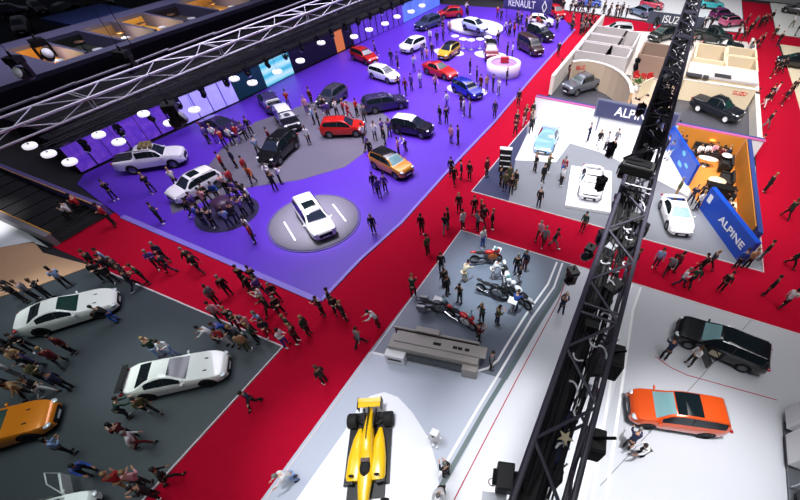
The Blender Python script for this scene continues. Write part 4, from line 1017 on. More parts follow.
# ------------------------------------------------------------------ hanging signs
def sign(name, pts, Yp, txt, tsize, bg, frame, label, tx=0, fr=.12, extra=None, sx=1.0, tm=None):
    xa, ya, yb, xb = pts
    a = GY(xa, ya, Yp); b0 = GY(xa, yb, Yp); b = Vector((GY(xb, ya + .19 * (xb - xa), Yp).x, Yp, b0.z)); z0 = min(a.z, b.z); z1 = max(a.z, b.z); w = abs(b.x - a.x); h = z1 - z0
    r = empty(name, ((a.x + b.x) / 2, Yp, z0), 0, label, 'sign')
    MB().box((0, .1, h / 2), (w, .18, h)).build('frame', frame, r)
    MB().box((0, -.01, h / 2), (w - 2 * fr, .06, h - 2 * fr)).build('panel', bg, r)
    text(txt, tsize, tm or WHITE, r, Matrix.Translation((tx, -.06, h / 2)) @ UPX, sx=sx)
    for s_ in (1, -1): MB().tube((s_ * w * .42, .1, -z0), (s_ * w * .42, .1, .05), .06).build('post', frame, r)
    return r, w, h
NS = mat('sign_navy', (54, 56, 92), .45); NF = mat('sign_grey_frame', (104, 106, 128), .5)
sign('hanging_sign', (598, 98.5, 117, 681), YB - .45, 'ALPINE', .98, NS, NF, 'navy sign with white letters above the white display floor', tx=-.1)
LG, w, h = sign('hanging_sign', (504, -5, 8, 552), 64, 'RENAULT', 1.15, mat('sign_violet', (56, 52, 112), .45), mat('sign_violet_frame', (70, 66, 130), .5), 'violet navy sign with white letters at the top of the purple stand', tx=-.8, sx=.82)
q = h * .5
dm = MB()
for (a, b) in (((-.32, 0), (0, .62)), ((0, .62), (.32, 0)), ((.32, 0), (0, -.62)), ((0, -.62), (-.32, 0))):
    dm.tube((w * .36 + a[0], -.06, q + a[1]), (w * .36 + b[0], -.06, q + b[1]), .07, n=6)
dm.build('diamond_emblem', WHITE, LG)
sign('hanging_sign', (650, 11, 23.5, 704), 67.6, 'ISUZU', 1.1, mat('sign_slate', (66, 72, 92), .45), mat('sign_slate', (66, 72, 92), .45), 'slate sign with pale letters crossing behind the black truss', tx=-.1)

# ------------------------------------------------------------------ booths behind
BG = mat('beige_wall', (186, 166, 146), .6); CRW = mat('cream_wall', (224, 206, 176), .6); CAP = mat('white_cap', (232, 226, 220), .5)
path = [tuple(G(x, y, 2.4)[:2]) for x, y in [(573, 62), (580, 61), (588, 61), (597, 62.5), (606, 65), (614, 68.5), (621, 73), (627, 79), (630.5, 85), (632, 93)]]
P3 = [Vector((x, y, 0)) for x, y in path]
cw = empty('curved_wall', (0, 0, 0), 0, 'curved beige wall with white top behind the grey pickup', 'wall panel')
ribbon('face', P3, .22, .05, 2.4, BG, parent=cw); ribbon('top_cap', P3, .34, 2.4, 2.48, CAP, parent=cw)
text('ISUZU', .5, mat('red_letter', (206, 30, 30), .4), cw, Matrix.Translation(((P3[1].x + P3[2].x) / 2, (P3[1].y + P3[2].y) / 2 - .16, 1.85)) @ Matrix.Rotation(math.atan2(P3[2].y - P3[0].y, P3[2].x - P3[0].x), 4, 'Z') @ UPX)
MB().tube((P3[-1].x, P3[-1].y, 0), (P3[-1].x, P3[-1].y, 2.4), .07).build('end_post', mat('ochre_post', (200, 150, 90), .5), cw)
cw = empty('straight_wall', (6.0, 46.0, .05), math.radians(3), 'cream wall with red lettering behind the black pickup', 'wall panel')
MB().box((0, 0, .88), (6.5, .25, 1.76)).build('face', CRW, cw); MB().box((0, 0, 1.79), (6.6, .36, .07)).build('top_cap', CAP, cw)
text('ISUZU', .45, mat('red_letter', (206, 30, 30), .4), cw, Matrix.Translation((2.0, -.15, 1.3)) @ UPX)
wallseg('wall_booth', (2.5, 44.9, 0), (2.5, 46.4, 0), .2, .05, 1.8, BLACKM)
wallseg('trim_6', (9.75, 38, 0), (9.75, 66, 0), .4, .0, 1.1, CAP)
wallseg('wall_left_booth', (-9.35, 41, 0), (-9.2, 64.5, 0), .35, .05, 1.8, CAP)
def room(x0, x1, y0, y1, h, wm, fm, wt=.22):
    for a, b in (((x0, y0), (x1, y0)), ((x0, y1), (x1, y1)), ((x0, y0), (x0, y1)), ((x1, y0), (x1, y1))):
        wallseg('wall_partition', (*a, 0), (*b, 0), wt, .05, h, wm)
    slab('room_floor', [(x0, y0), (x1, y0), (x1, y1), (x0, y1)], .056, .075, fm)
PWG = mat('pale_grey_wall', (196, 190, 192), .6); RF = mat('mauve_grey_carpet', (128, 112, 112), .8); RF2 = mat('brown_grey_carpet', (124, 104, 90), .8); TANF = mat('tan_carpet', (170, 148, 118), .8)
room(-8.9, -5.6, 48.2, 51.4, 2.1, PWG, RF); room(-5.6, -3.4, 48.2, 51.4, 2.1, PWG, mat('dusk_carpet', (84, 80, 84), .8))
room(-8.9, -5.0, 51.9, 54.6, 2.1, PWG, RF); room(-5.0, -3.4, 51.9, 57.6, 2.1, PWG, mat('olive_carpet', (86, 90, 50), .8)); room(-8.9, -5.0, 55.0, 58.0, 2.1, PWG, RF)
room(-2.4, .9, 50.4, 54.8, 2.0, mat('umber_wall', (140, 116, 104), .6), RF2)
room(3.2, 6.2, 52.0, 57.2, 2.0, CRW, RF2); room(6.4, 9.3, 54.8, 57.6, 2.0, CRW, TANF); room(6.4, 9.3, 50.8, 54.4, 2.0, CRW, TANF)
slab('booth_roof', [(2.8, 46.6), (9.3, 46.9), (9.3, 50.4), (2.8, 50.2)], 1.9, 2.1, PWG)
slab('booth_roof_wall', [(2.9, 46.7), (9.2, 47.0), (9.2, 50.3), (2.9, 50.1)], .06, 1.9, CRW)
for i, (x, y, l) in enumerate([(694, 75, 'left'), (706, 77, 'middle'), (723, 76, 'right')]):
    p = G(x, y, 2.15); tag(MB().box((0, 0, 0), (1.5 if i != 1 else .5, .9, .06)).build('roof_hatch', mat('hatch_black', (40, 42, 46), .5), None, (p.x, p.y, 2.14)), 'dark hatch on the pale booth roof, %s of three' % l, 'hatch')
dining = [(-7.2, 49.8), (-4.5, 49.8), (-7.0, 53.2), (-.8, 52.4), (4.6, 54.2), (7.8, 56.0), (7.8, 52.4), (-7, 56.4)]
for i, (x, y) in enumerate(dining):
    a = pix((x, y, .7)); nm = ['front left grey room', 'dusky front room', 'second left grey room', 'brown room beside the black truss', 'brown room behind the cream wall', 'rear tan room', 'front tan room', 'rear left grey room'][i]
    t = table(a[0], a[1], 1.5, .8, 'dark meeting table in the ' + nm, mat('dark_oak', (56, 40, 34), .5), z=.075)
    for k, (dx_, dy_, rz) in enumerate([(-.4, .75, 0), (.4, .75, 0), (-.4, -.75, PI), (.4, -.75, PI)]):
        b_ = pix((x + dx_, y + dy_, .4))
        armchair(b_[0], b_[1], rz, 'black chair, %s %s side of table in %s' % (['rear', 'rear', 'front', 'front'][k], ['left', 'right'][k % 2], nm), DKL, z=.075, group='chairs in the booth rooms')
for i, (x, y) in enumerate([(636, 77), (643, 78), (650, 79)]):
    armchair(x, y, PI if i % 2 else .5, 'red armchair beside the curved wall, %s from the left' % ORD[i], mat('red_fabric', (170, 26, 30), .7), group='red armchairs by the curved wall')
slab('beige_room_floor', [(-1.2, 42.5), (2.4, 42.5), (2.4, 49.8), (-2.6, 49.8)], .056, .07, mat('sand_floor', (196, 174, 154), .6))
p = G(637, 86, .5); pt = empty('potted_plant', (p.x, p.y, .07), 0, 'bushy green potted plant beside the curved wall end', 'plant')
MB().lathe([(.01, 0), (.25, 0), (.33, .4), (.01, .4)], 16).build('pot', WHITE, pt)
lv = MB(); rr = random.Random(9)
for k in range(90):
    a_ = rr.uniform(0, 2 * PI); e_ = rr.uniform(.2, 1.4); l_ = rr.uniform(.5, .95); d_ = Vector((math.cos(a_) * math.cos(e_), math.sin(a_) * math.cos(e_), math.sin(e_)))
    lv.ball(Vector((0, 0, .45)) + d_ * l_ * .8, (l_ * .45, .12, .03), 6, d_.to_track_quat('X', 'Z').to_matrix().to_4x4())
lv.build('leaves', mat('leaf_green', (46, 104, 36), .6), pt)
p = G(644, 92, .6); bd = empty('white_board', (p.x, p.y, .07), math.radians(65), 'white panel standing right of the potted plant', 'board')
MB().box((0, 0, .9), (2.0, .08, 1.5)).build('panel', CREAM, bd)
for s_ in (1, -1): MB().box((s_ * .8, 0, .08), (.08, .6, .16)).build('foot', BLACK, bd)
# brochure rack with people at the navy corner
p = G(505, 162, .8); rk = empty('information_rack', (p.x, p.y, .06), .3, 'tall white and black information rack in the navy corner', 'rack')
MB().box((0, 0, .9), (.9, .35, 1.8)).build('body', BLACKM, rk, bevel=.02); MB().box((0, 0, 1.82), (.94, .4, .06)).build('top', WHITE, rk)
for k in range(3): MB().box((0, -.22, .5 + .45 * k), (.8, .12, .04)).build('shelf', WHITE, rk)
BLOCK.append((Vector((p.x, p.y)), .3, .5, .25))

# ------------------------------------------------------------------ trusses
def truss(name, x, y0, y1, z, w, h, r, m, bay, label, rb=None, double=False):
    """box truss along Y; x,z is the centre of the section"""
    root = empty(name, (x, y0, z - h / 2), 0, label, 'truss'); L = y1 - y0; rb = rb or r * .5
    for sx in (-1, 1):
        for sz in (0, 1):
            MB().tube((sx * w / 2, 0, sz * h), (sx * w / 2, L, sz * h), r, n=10).build('chord', m, root)
    n = int(L / bay)
    fs = {'top': ((-w / 2, h), (w / 2, h)), 'bottom': ((-w / 2, 0), (w / 2, 0)), 'left': ((-w / 2, 0), (-w / 2, h)), 'right': ((w / 2, 0), (w / 2, h))}
    for fn, (A_, B_) in fs.items():
        if m is TRUSSG and fn in ('left', 'bottom'): continue
        mb = MB()
        for k in range(n):
            ya = k * bay; yb = ya + bay; a_, b_ = (A_, B_) if k % 2 == 0 else (B_, A_)
            mb.tube((a_[0], ya, a_[1]), (b_[0], yb, b_[1]), rb, n=6)
            if k % 5 == 0: mb.tube((A_[0], ya, A_[1]), (B_[0], ya, B_[1]), rb, n=6); mb.tube((A_[0], ya + .16, A_[1]), (B_[0], ya + .16, B_[1]), rb, n=6)
        mb.build('lattice', m, root)
    return root
tl = truss('lighting_truss', G(120, 99, 8.27).x - .69, 1.5, 62, 8.50, 1.38, .46, .042, TRUSSG, 1.5, 'long silver lattice truss crossing the upper left of the hall')
mb = MB()
for k in range(120):
    break
cb = MB(); rr = random.Random(4); y = 0
while y < 58:
    l_ = rr.uniform(1.5, 3.5); cb.tube((-.80 - .1 * rr.random(), y, .62), (-.80 - .1 * rr.random(), y + l_, .62 + .05 * rr.random()), .045, n=6); y += l_ * .95
cb.build('cable_bundle', mat('grey_cable', (96, 92, 104), .6), tl)
tr = truss('lighting_truss', .385, 0.2, 33, 12.0, .52, .50, .033, TRUSSK, .62, 'long black lattice truss loaded with cables down the right half', rb=.02)
MB().box((-.15, 16, .20), (.21, 32, .08)).build('cable_tray', BLACKM, tr)
cb = MB()
for k in range(46):
    y = rr.uniform(1.2, 31); x = rr.uniform(-.12, .2); px_ = None
    for q in range(6):
        pt_ = (x + rr.uniform(-.12, .12), y + q * rr.uniform(.1, .28), .1 + rr.uniform(-.05, .3))
        if px_: cb.tube(px_, pt_, rr.choice([.012, .018, .022]), n=5)
        px_ = pt_
cb.build('loose_cables', mat('black_cable', (18, 18, 20), .5), tr)['kind'] = 'stuff'
cb = MB()
for k in range(95):
    y = 1.5 + k * .31 + rr.uniform(-.3, .3); x = rr.uniform(-.10, .22); a_ = rr.uniform(0, PI); px_ = None
    for q in range(5):
        aa = a_ + q * .5; pt_ = (x + .09 * math.cos(aa), y + .14 * math.sin(aa), .36 + .03 * q)
        if px_: cb.tube(px_, pt_, .013, n=5)
        px_ = pt_
cb.build('white_cables', mat('white_cable', (190, 190, 196), .5), tr)['kind'] = 'stuff'
cb = MB()
for k in range(26):
    x0 = -.22 + .34 * (k / 26.0) ** 1.4; z0 = rr.choice([.05, .12, .2, .34, .4]); y = .4 + rr.random(); px_ = None
    while y < 32:
        pt_ = (x0 + rr.uniform(-.035, .035), y, z0 + rr.uniform(-.03, .03))
        if px_: cb.tube(px_, pt_, .011 if k % 3 else .018, n=5)
        px_ = pt_; y += rr.uniform(.5, 1.3)
cb.build('long_cables', mat('black_cable', (18, 18, 20), .5), tr)['kind'] = 'stuff'
TW = 1
for k in range(70):
    y = 2.2 + k * .42; sx_ = rr.uniform(-.16, .16)
    MB().box((sx_, y, rr.uniform(.02, .4)), (rr.uniform(.08, .2), rr.uniform(.1, .3), rr.uniform(.06, .16)), rz=rr.uniform(-.6, .6)).build('clamp_block', BLACKM if k % 6 else mat('pale_glint', (170, 172, 180), .3, .6), tr)  # the few pale blocks paint glints among the black ones
for k in range(22):
    y = 2.6 + k * 1.35
    MB().box((.02 + .12 * ((k * 7) % 3 - 1), y, .02), (.24, .34, .22), rz=.2 * (k % 3)).build('power_box', BLACKM, tr)
MB().prism([((.09 if k % 2 == 0 else .035) * math.cos(k * PI / 5), (.09 if k % 2 == 0 else .035) * math.sin(k * PI / 5)) for k in range(10)], 0, .015).build('tape_star', mat('tan_tape', (150, 140, 112), .7), tr, (.03, 1.38, .50))
for (y, rz) in ((1.35, .3), (1.75, -.5)): MB().ball((.0, y, .12), (.22, .30, .12), 12, Matrix.Rotation(rz, 4, 'Z')).build('blue_sling', mat('blue_fabric', (8, 18, 52), .8), tr)
# moving lights
def moving_light(loc, rz, tilt, label, group, s=1.0, lens=None, cord=1.0):
    r = empty('stage_light', loc, rz, label, 'stage light', group); r.scale = (s, s, s)
    MB().tube((0, 0, 0), (0, 0, .12), .03).build('clamp', BLACK, r)
    MB().box((0, 0, -.08), (.36, .30, .16)).build('base', BLACK, r)
    for s_ in (1, -1): MB().box((s_ * .20, 0, -.30), (.05, .14, .36)).build('yoke', BLACK, r)
    R_ = Matrix.Translation((0, 0, -.42)) @ Matrix.Rotation(tilt, 4, 'X')
    mb = MB().lathe([(.01, -.20), (.10, -.19), (.16, -.05), (.15, .18), (.01, .2)], 16, R_)
    hd = mb.build('head', BLACK, r)
    MB().lathe([(.01, .2), (.13, .2), (.13, .215), (.01, .22)], 16, R_).build('lens', lens or mat('lens_grey', (170, 176, 190), .2), hd)
    return r
# along the black truss
i = 0
spots = [(652, 112, 11.5), (664, 132, 11.5), (622, 152, 11.5), (674, 96, 11.5), (612, 186, 11.5), (652, 232, 11.5), (583, 278, 11.5), (648, 66, 11.5), (688, 44, 11.5), (668, 24, 11.5), (628, 205, 11.5), (634, 172, 11.5), (600, 255, 11.5), (614, 240, 11.5), (575, 380, 11.6), (586, 345, 11.6)]
for i, (x, y, z) in enumerate(sorted([(a - 12, b, c) for a, b, c in spots], key=lambda s: s[1])):
    p = G(x, y, z); moving_light((p.x, p.y, z + .2), i * .9, 2.4 + .2 * (i % 4), 'black stage light hanging off the black truss, %s from the top' % ORD[i], 'stage lights on the black truss', .52)
# speaker and dimmer boxes
def gearbox(name, px, py, z, d, rz, label, cable=True, side=1):
    p = G(px, py, z); r = empty(name, (p.x, p.y, z), rz, label, 'loudspeaker')
    MB().box((0, 0, 0), d).build('cabinet', BLACKM, r, bevel=.03)
    MB().box((0, 0, d[2] / 2 + .01), (d[0] * .8, d[1] * .8, .015)).build('rear_plate', BLACK, r)
    MB().tube((side * d[0] / 2, 0, .1), (side * d[0] / 2 - side * .3, 0, .35), .02).build('bracket', BLACK, r)
    return r
gearbox('loudspeaker', 609, 361, 11.4, (.34, .40, .4), .1, 'black loudspeaker right of the truss above the dark floor lines', side=-1)
gearbox('loudspeaker', 592, 444, 11.6, (.26, .30, .34), .15, 'black loudspeaker right of the truss at the bottom of the picture', side=-1)
gearbox('loudspeaker', 637, 168, 12.72, (.52, .26, .18), -.05, 'wide black dimmer case lying across the top of the black truss', side=-1)
gearbox('loudspeaker', 548, 472, 11.5, (.30, .25, .35), .2, 'black power case inside the bottom end of the truss')
p = G(505, 478, 11.6); r = empty('chain_hoist', (p.x, p.y, 11.6), .3, 'black chain hoist motor left of the truss at the bottom', 'hoist')
MB().box((0, 0, 0), (.20, .30, .24)).build('motor', BLACK, r, bevel=.02); MB().lathe([(.01, -.14), (.09, -.14), (.09, .14), (.01, .14)], 14, Matrix.Rotation(PI / 2, 4, 'Y')).build('drum', BLACKM, r)
cb = MB(); px_ = None
for q in range(12):
    aa = q * .3; pt_ = (-.12 - .06 * math.sin(aa), -.05 - .12 * math.cos(aa) * .6, .1 - q * .03)
    if px_: cb.tube(px_, pt_, .008, n=5)
    px_ = pt_
cb.build('chain', CHROME, r); MB().box((-.1, -.2, -.15), (.28, .12, .03)).build('grey_tray', RIM, r)
# curved conduit loops
for i, (x, y, z, rad, lab) in enumerate([(607, 330, 11.2, .24, 'upper'), (556, 452, 11.5, .18, 'lower')]):
    p = G(x, y, z); mb = MB()
    for rr_ in (rad, rad * .78, rad * .6):
        px_ = None
        for q in range(13):
            aa = -PI * .15 - q * PI / 13; pt_ = (rr_ * math.cos(aa), rr_ * math.sin(aa), .0)
            if px_: mb.tube(px_, pt_, .014, n=6)
            px_ = pt_
    tag(mb.build('cable_loop', mat('grey_conduit', (150, 150, 158), .4), None, p), 'loop of grey cables hanging at the truss, %s one' % lab, 'cable')

# pendant lamps before the stage wall
LW = mat('pendant_white', (240, 236, 246), .4, emit=.75)
disc_px = [(29, 145), (48, 153), (69, 161), (98, 134), (118, 141), (143, 113), (169, 122), (194, 109), (234, 78), (252, 82), (277, 71), (300, 60), (321, 42), (354, 36), (369, 29), (385, 23), (397, 16), (411, 11), (422, 5)]
disc_px.sort()
for i, (x, y) in enumerate(disc_px):
    p = G(x, y, 4.6); r = empty('pendant_lamp', (p.x, p.y, 4.45), 0, 'round white pendant lamp before the stage wall, %s from the left' % ORD[i], 'pendant lamp', 'pendant lamps along the stage')
    MB().lathe([(.01, 0), (.33, 0), (.37, .05), (.37, .14), (.33, .19), (.01, .2)], 28).build('lamp_shade', LW, r)
    MB().tube((0, 0, .2), (0, 0, 1.9), .012, n=5).build('cable', BLACK, r)
    MB().tube((0, 0, .18), (0, 0, .24), .05).build('canopy', BLACK, r)
truss('lighting_truss', -28.3, 8.4, 64, 6.5, .4, .4, .03, BLACK, 1.0, 'thin black truss carrying the round pendant lamps along the stage wall', rb=.02)
for i in range(20):
    y = 11.5 + i * 2.5
    moving_light((-34.9 + .02 * i, y, 3.1), i * 1.3, 2.5, 'small black stage light over the stage screens, %s from the near end' % ORD[i], 'stage lights above the screens', 1.25, mat('lens_violet', (150, 130, 220), .2, emit=.5) if i % 3 == 0 else None)
truss('lighting_truss', -35.1, 9.5, 66, 3.4, .35, .35, .035, BLACK, 1.2, 'black truss just above the top of the stage screens', rb=.02)
for i, (x, y, z, l) in enumerate([(19, 66, 9.0, 'at the far left edge below the lavender deck'), (42, 48, 9.0, 'left of the golden room'), (173, 113, 8.5, 'below the silver truss over the screens'), (126, 60, 9.0, 'between the deck and the silver truss')]):
    p = G(x, y, z); moving_light((p.x, p.y, z + .4), .4 + i, 1.1, 'big black stage projector ' + l, 'big projectors at upper left', 1.75, WHITE if i < 2 else None)
    MB().tube((0, 0, .1), (0, 0, 2.5), .008).build('cable', BLACK, bpy.data.objects[-1] if False else [o for o in bpy.data.objects if o.get('label', '') == 'big black stage projector ' + l][0])
truss('lighting_truss', -38, 6, 60, 10.2, .6, .6, .05, BLACK, 1.4, 'upper black truss behind the silver truss', rb=.03)
rr = random.Random(8)
for i in range(9):
    moving_light((-38 + rr.uniform(-.2, .2), 24 + i * 3.6, 9.9), rr.uniform(0, 6), 2.2, 'stage light on the upper black truss, %s from the left' % ORD[i], 'stage lights on the upper black truss', 1.6, WHITE if i % 2 else None)

for i, (x, y, c, l) in enumerate([(12, 12, (30, 30, 60), 'at the far left top corner'), (38, 8, (60, 20, 24), 'second from the far left top corner'), (66, 9, (24, 26, 40), 'above the blue canopy roof'), (22, 27, (120, 110, 110), 'above the left end of the lavender deck'), (100, 3, (70, 60, 50), 'right of the blue canopy roof')]):
    car(['suv', 'hatch', 'wagon'][i % 3], (x, y), (x + 8 - 3 * (i % 4), y + 4 * (i % 2) - 1), c, 'dim parked car on the dark far floor ' + l, 'the dim car')
# ------------------------------------------------------------------ visitors
def grp(zone, L):
    for t in L:
        x, y, a, b = t[:4]; ps = t[4] if len(t) > 4 else None
        person(x, y, a, b, ps=ps, zone=zone)
grp('on the dark stand', [(7, 288, 'k', 'k'), (15, 291, 'k', 'd'), (26, 290, 'g', 'k'), (36, 289, 'd', 'k'), (58, 277, 'l', 'k', 'phone'), (107, 305, 'k', 'b', 'lean'), (61, 344, 'm', 'k', 'stand'), (8, 336, 'k', 'k'), (20, 343, 'd', 'k', 'phone'), (17, 357, 't', 'p', 'phone'), (51, 357, 'm', 'd', 'walk'),
    (6, 369, 'w', 'g'), (35, 373, 'o', 'k', 'phone'), (8, 352, 'd', 'd'), (28, 362, 'k', 'n'), (4, 385, 'k', 't'), (20, 388, 't', 'd'), (56, 383, 'n', 'k', 'stand'), (31, 390, 'k', 'w'),
    (152, 347, 'G', 'l', 'phone'), (165, 350, 'w', 'l', 'phone'), (116, 407, 'G', 'd', 'lean'), (142, 405, 'o', 'k', 'stride'), (122, 431, 'm', 'd', 'phone'), (132, 440, 'w', 'm', 'walk'), (56, 447, 'l', 'k', 'phone'), (76, 467, 'b', 'k', 'lean'), (118, 480, 'r', 't', 'phone'), (134, 479, 'i', 'd', 'phone'), (157, 479, 'k', 'k', 'walk'), (148, 487, 'd', 'k'),
    (94, 259, 'k', 'k'), (101, 258, 'l', 'k'), (105, 265, 'k', 'd'), (108, 273, 'k', 'k'), (115, 267, 'd', 'k'), (122, 274, 'k', 'k'), (132, 276, 'G', 'k', 'phone'), (118, 281, 'k', 'n'), (98, 270, 'k', 'k')])
grp('on the lower red aisle', [(152, 258, 'p', 'd', 'phone'), (158, 252, 'n', 'k'), (164, 262, 'd', 'n', 'walk'), (188, 257, 'k', 'd', 'walk'), (194, 262, 'k', 'k', 'walk'), (210, 294, 'g', 'k', 'stand'), (223, 285, 'k', 'd', 'stand'), (240, 275, 'k', 'k'), (247, 284, 'k', 'k'), (252, 276, 'd', 'k'), (258, 285, 'p', 'n'), (261, 296, 'w', 'd', 'phone'), (267, 304, 'k', 'k'), (275, 305, 'k', 'd'),
    (214, 312, 'i', 'k'), (229, 317, 'k', 'k'), (224, 327, 'b', 'd', 'lean'), (213, 331, 'w', 'k', 'lean'), (237, 323, 'd', 'm'), (246, 325, 'i', 'd'), (256, 321, 'l', 'k', 'phone'), (263, 328, 'd', 'r'), (222, 338, 'r', 'w'), (243, 339, 't', 'o', 'stand'), (238, 332, 'n', 'k'), (250, 333, 'G', 'k'), (287, 323, 'G', 'k', 'stand'), (300, 327, 'G', 'd', 'stand'), (283, 336, 'w', 'b', 'phone'), (294, 331, 'm', 'k'), (272, 292, 'k', 'm'),
    (321, 304, 'k', 'k'), (328, 300, 'd', 'g'), (334, 304, 'k', 'k'), (340, 309, 'k', 'd'), (357, 337, 'g', 'k', 'walk'), (376, 316, 'w', 'm', 'lean'), (320, 374, 'k', 'k', 'stand'), (248, 397, 'n', 'k', 'walk'), (289, 473, 'w', 'l', 'lean')])
grp('at the racing car', [(446, 470, 'k', 'd', 'phone'), (441, 488, 'w', 'k', 'lean'), (563, 304, 'n', 'n', 'photo'), (633, 441, 'n', 'd', 'lean'), (649, 448, 'w', 'k', 'lean'), (670, 350, 'n', 'k', 'lean'), (696, 355, 'w', 'k', 'phone')])
grp('on the middle aisle crossing', [(421, 223, 'k', 'd', 'stand'), (427, 244, 'o', 'k', 'stand'), (459, 202, 'd', 'k', 'stand'), (448, 217, 'k', 'k', 'stand'), (445, 223, 'd', 'g', 'walk'), (463, 219, 'w', 'k', 'stand'), (476, 206, 'k', 'k'), (481, 209, 'm', 'k'), (478, 220, 'g', 'd'), (492, 218, 'k', 'k', 'stand'), (485, 214, 'd', 'm'), (483, 237, 'w', 'b', 'stand'), (541, 229, 'i', 'd', 'walk'), (546, 236, 'g', 'm', 'walk'), (555, 237, 'd', 'g', 'walk'), (585, 221, 'G', 'm', 'stand'),
    (451, 166, 'n', 'k', 'stand'), (454, 174, 'k', 'k', 'walk'), (462, 169, 'n', 'm', 'stand'), (469, 170, 'k', 'k', 'stand'), (487, 167, 'm', 'k', 'stand'), (441, 262, 'k', 'n', 'stand'), (444, 277, 'k', 'k', 'stand'), (412, 286, 'G', 'k', 'lean'), (516, 126, 'm', 'k'), (517, 119, 'k', 'k'), (533, 110, 'k', 'k'), (531, 118, 'g', 'k'), (524, 117, 'm', 'i'), (532, 124, 'd', 'k'), (526, 113, 'k', 'm'), (519, 97, 'k', 'd', 'stand'), (495, 109, 'n', 'k', 'stand')])
grp('around the motorcycles', [(464, 271, 'c', 'c', 'lean'), (460, 293, 'k', 'g', 'photo'), (515, 263, 'k', 'n', 'stand'), (523, 261, 'n', 'm', 'stand'), (511, 274, 'k', 'w', 'stand'), (522, 298, 'b', 'n', 'lean'), (498, 315, 'o', 'n', 'phone'), (478, 317, 'G', 'k', 'photo'), (475, 330, 'm', 'k', 'phone'), (487, 359, 'g', 'k', 'stand'), (494, 268, 'w', 'w', 'lean'), (447, 285, 'k', 'd', 'stand')])
grp('on the sports car stand', [(506, 181, 'o', 'k', 'stand'), (511, 184, 'k', 'k', 'stand'), (501, 176, 'k', 'k', 'stand'), (516, 179, 'k', 'o', 'stand'), (510, 174, 'o', 'd'), (536, 162, 'k', 'k', 'fold'), (544, 173, 'k', 'd', 'stand'), (549, 163, 'o', 'k', 'photo'), (540, 197, 'k', 'n', 'stand'), (566, 176, 'w', 'k', 'stand'), (572, 169, 'r', 'k'), (576, 170, 'b', 'k', 'fold'), (590, 132, 'n', 'n', 'fold'), (600, 138, 'k', 'w', 'stride'), (617, 138, 'g', 'w'), (613, 148, 'k', 'k'), (607, 141, 'w', 'd'),
    (677, 130, 'n', 'n'), (683, 144, 'n', 'b', 'walk'), (690, 156, 'n', 'n', 'walk'), (672, 140, 'k', 'n'), (674, 150, 'b', 'w'), (667, 145, 'k', 'k'), (680, 188, 'o', 't', 'stand'), (690, 194, 'n', 'n', 'fold'), (703, 193, 'd', 'k', 'stand'), (709, 200, 'w', 'n', 'fold'), (732, 200, 'k', 'w')])
for (x, y, a, b, f) in [(703, 149, 'w', 'k', PI), (709, 149, 'w', 'd', PI), (715, 149, 'i', 'k', PI), (735, 149, 'n', 'k', PI / 2), (722, 151, 'm', 'd', -PI / 2 + .5), (739, 214, 'w', 'k', 0), (731, 205, 'p', 'k', 2.0)]:
    person(x, y, a, b, ps='sit', face=f, zone='seated in the lounge', at=.75); LC(PEOPLE[-1]['p'], .5)
grp('on the right cross aisle', [(660, 257, 'l', 'n', 'stand'), (672, 264, 'g', 'k', 'walk'), (679, 261, 'm', 'd'), (685, 276, 'w', 'n', 'stride'), (695, 276, 'G', 'k', 'walk'), (705, 263, 'k', 'k', 'walk'), (713, 259, 'd', 'm', 'walk'), (727, 281, 'k', 'k', 'stand'), (743, 258, 'b', 'k', 'stand'), (750, 254, 't', 'k'), (768, 250, 'k', 'g', 'stand'), (774, 285, 'k', 'k', 'stand'), (791, 297, 'w', 'k', 'stride'), (798, 256, 'G', 'k', 'walk'), (771, 182, 'k', 'k', 'stand'), (793, 208, 'G', 'k', 'stride'), (620, 252, 'r', 'k'), (637, 258, 'm', 'k'), (630, 246, 'g', 'k'), (608, 262, 'k', 'r')])
grp('on the right aisle', [(760, 143, 'w', 'm', 'stand'), (757, 149, 'k', 'd', 'phone'), (770, 119, 'k', 'g', 'walk'), (755, 96, 'd', 'g', 'lean'), (772, 92, 'k', 'k'), (768, 98, 'k', 'w', 'walk'), (777, 90, 'w', 'k'), (790, 91, 'm', 'k', 'stand'), (795, 86, 'k', 'k', 'stand'), (787, 96, 'd', 'm'), (775, 69, 'k', 'm', 'stand'), (781, 66, 'k', 'k', 'stand'), (786, 64, 'd', 'k', 'walk'), (752, 46, 'k', 'k', 'stand'), (757, 43, 'd', 'g', 'walk'), (763, 40, 'k', 'm'), (749, 49, 'g', 'k'), (751, 28, 'k', 'k', 'stand'), (757, 21, 'g', 'k', 'stand'), (761, 21, 'k', 'k', 'stand'), (764, 20, 'd', 'k', 'stand'), (768, 19, 'm', 'k', 'stand'), (773, 16, 'k', 'd', 'walk'), (776, 32, 'G', 'k', 'stand'), (781, 38, 'k', 'n', 'stand'), (741, 18, 'k', 'd'), (739, 32, 'm', 'k'), (744, 35, 'k', 'm'), (795, 20, 'w', 'o'), (799, 28, 'k', 'k')])
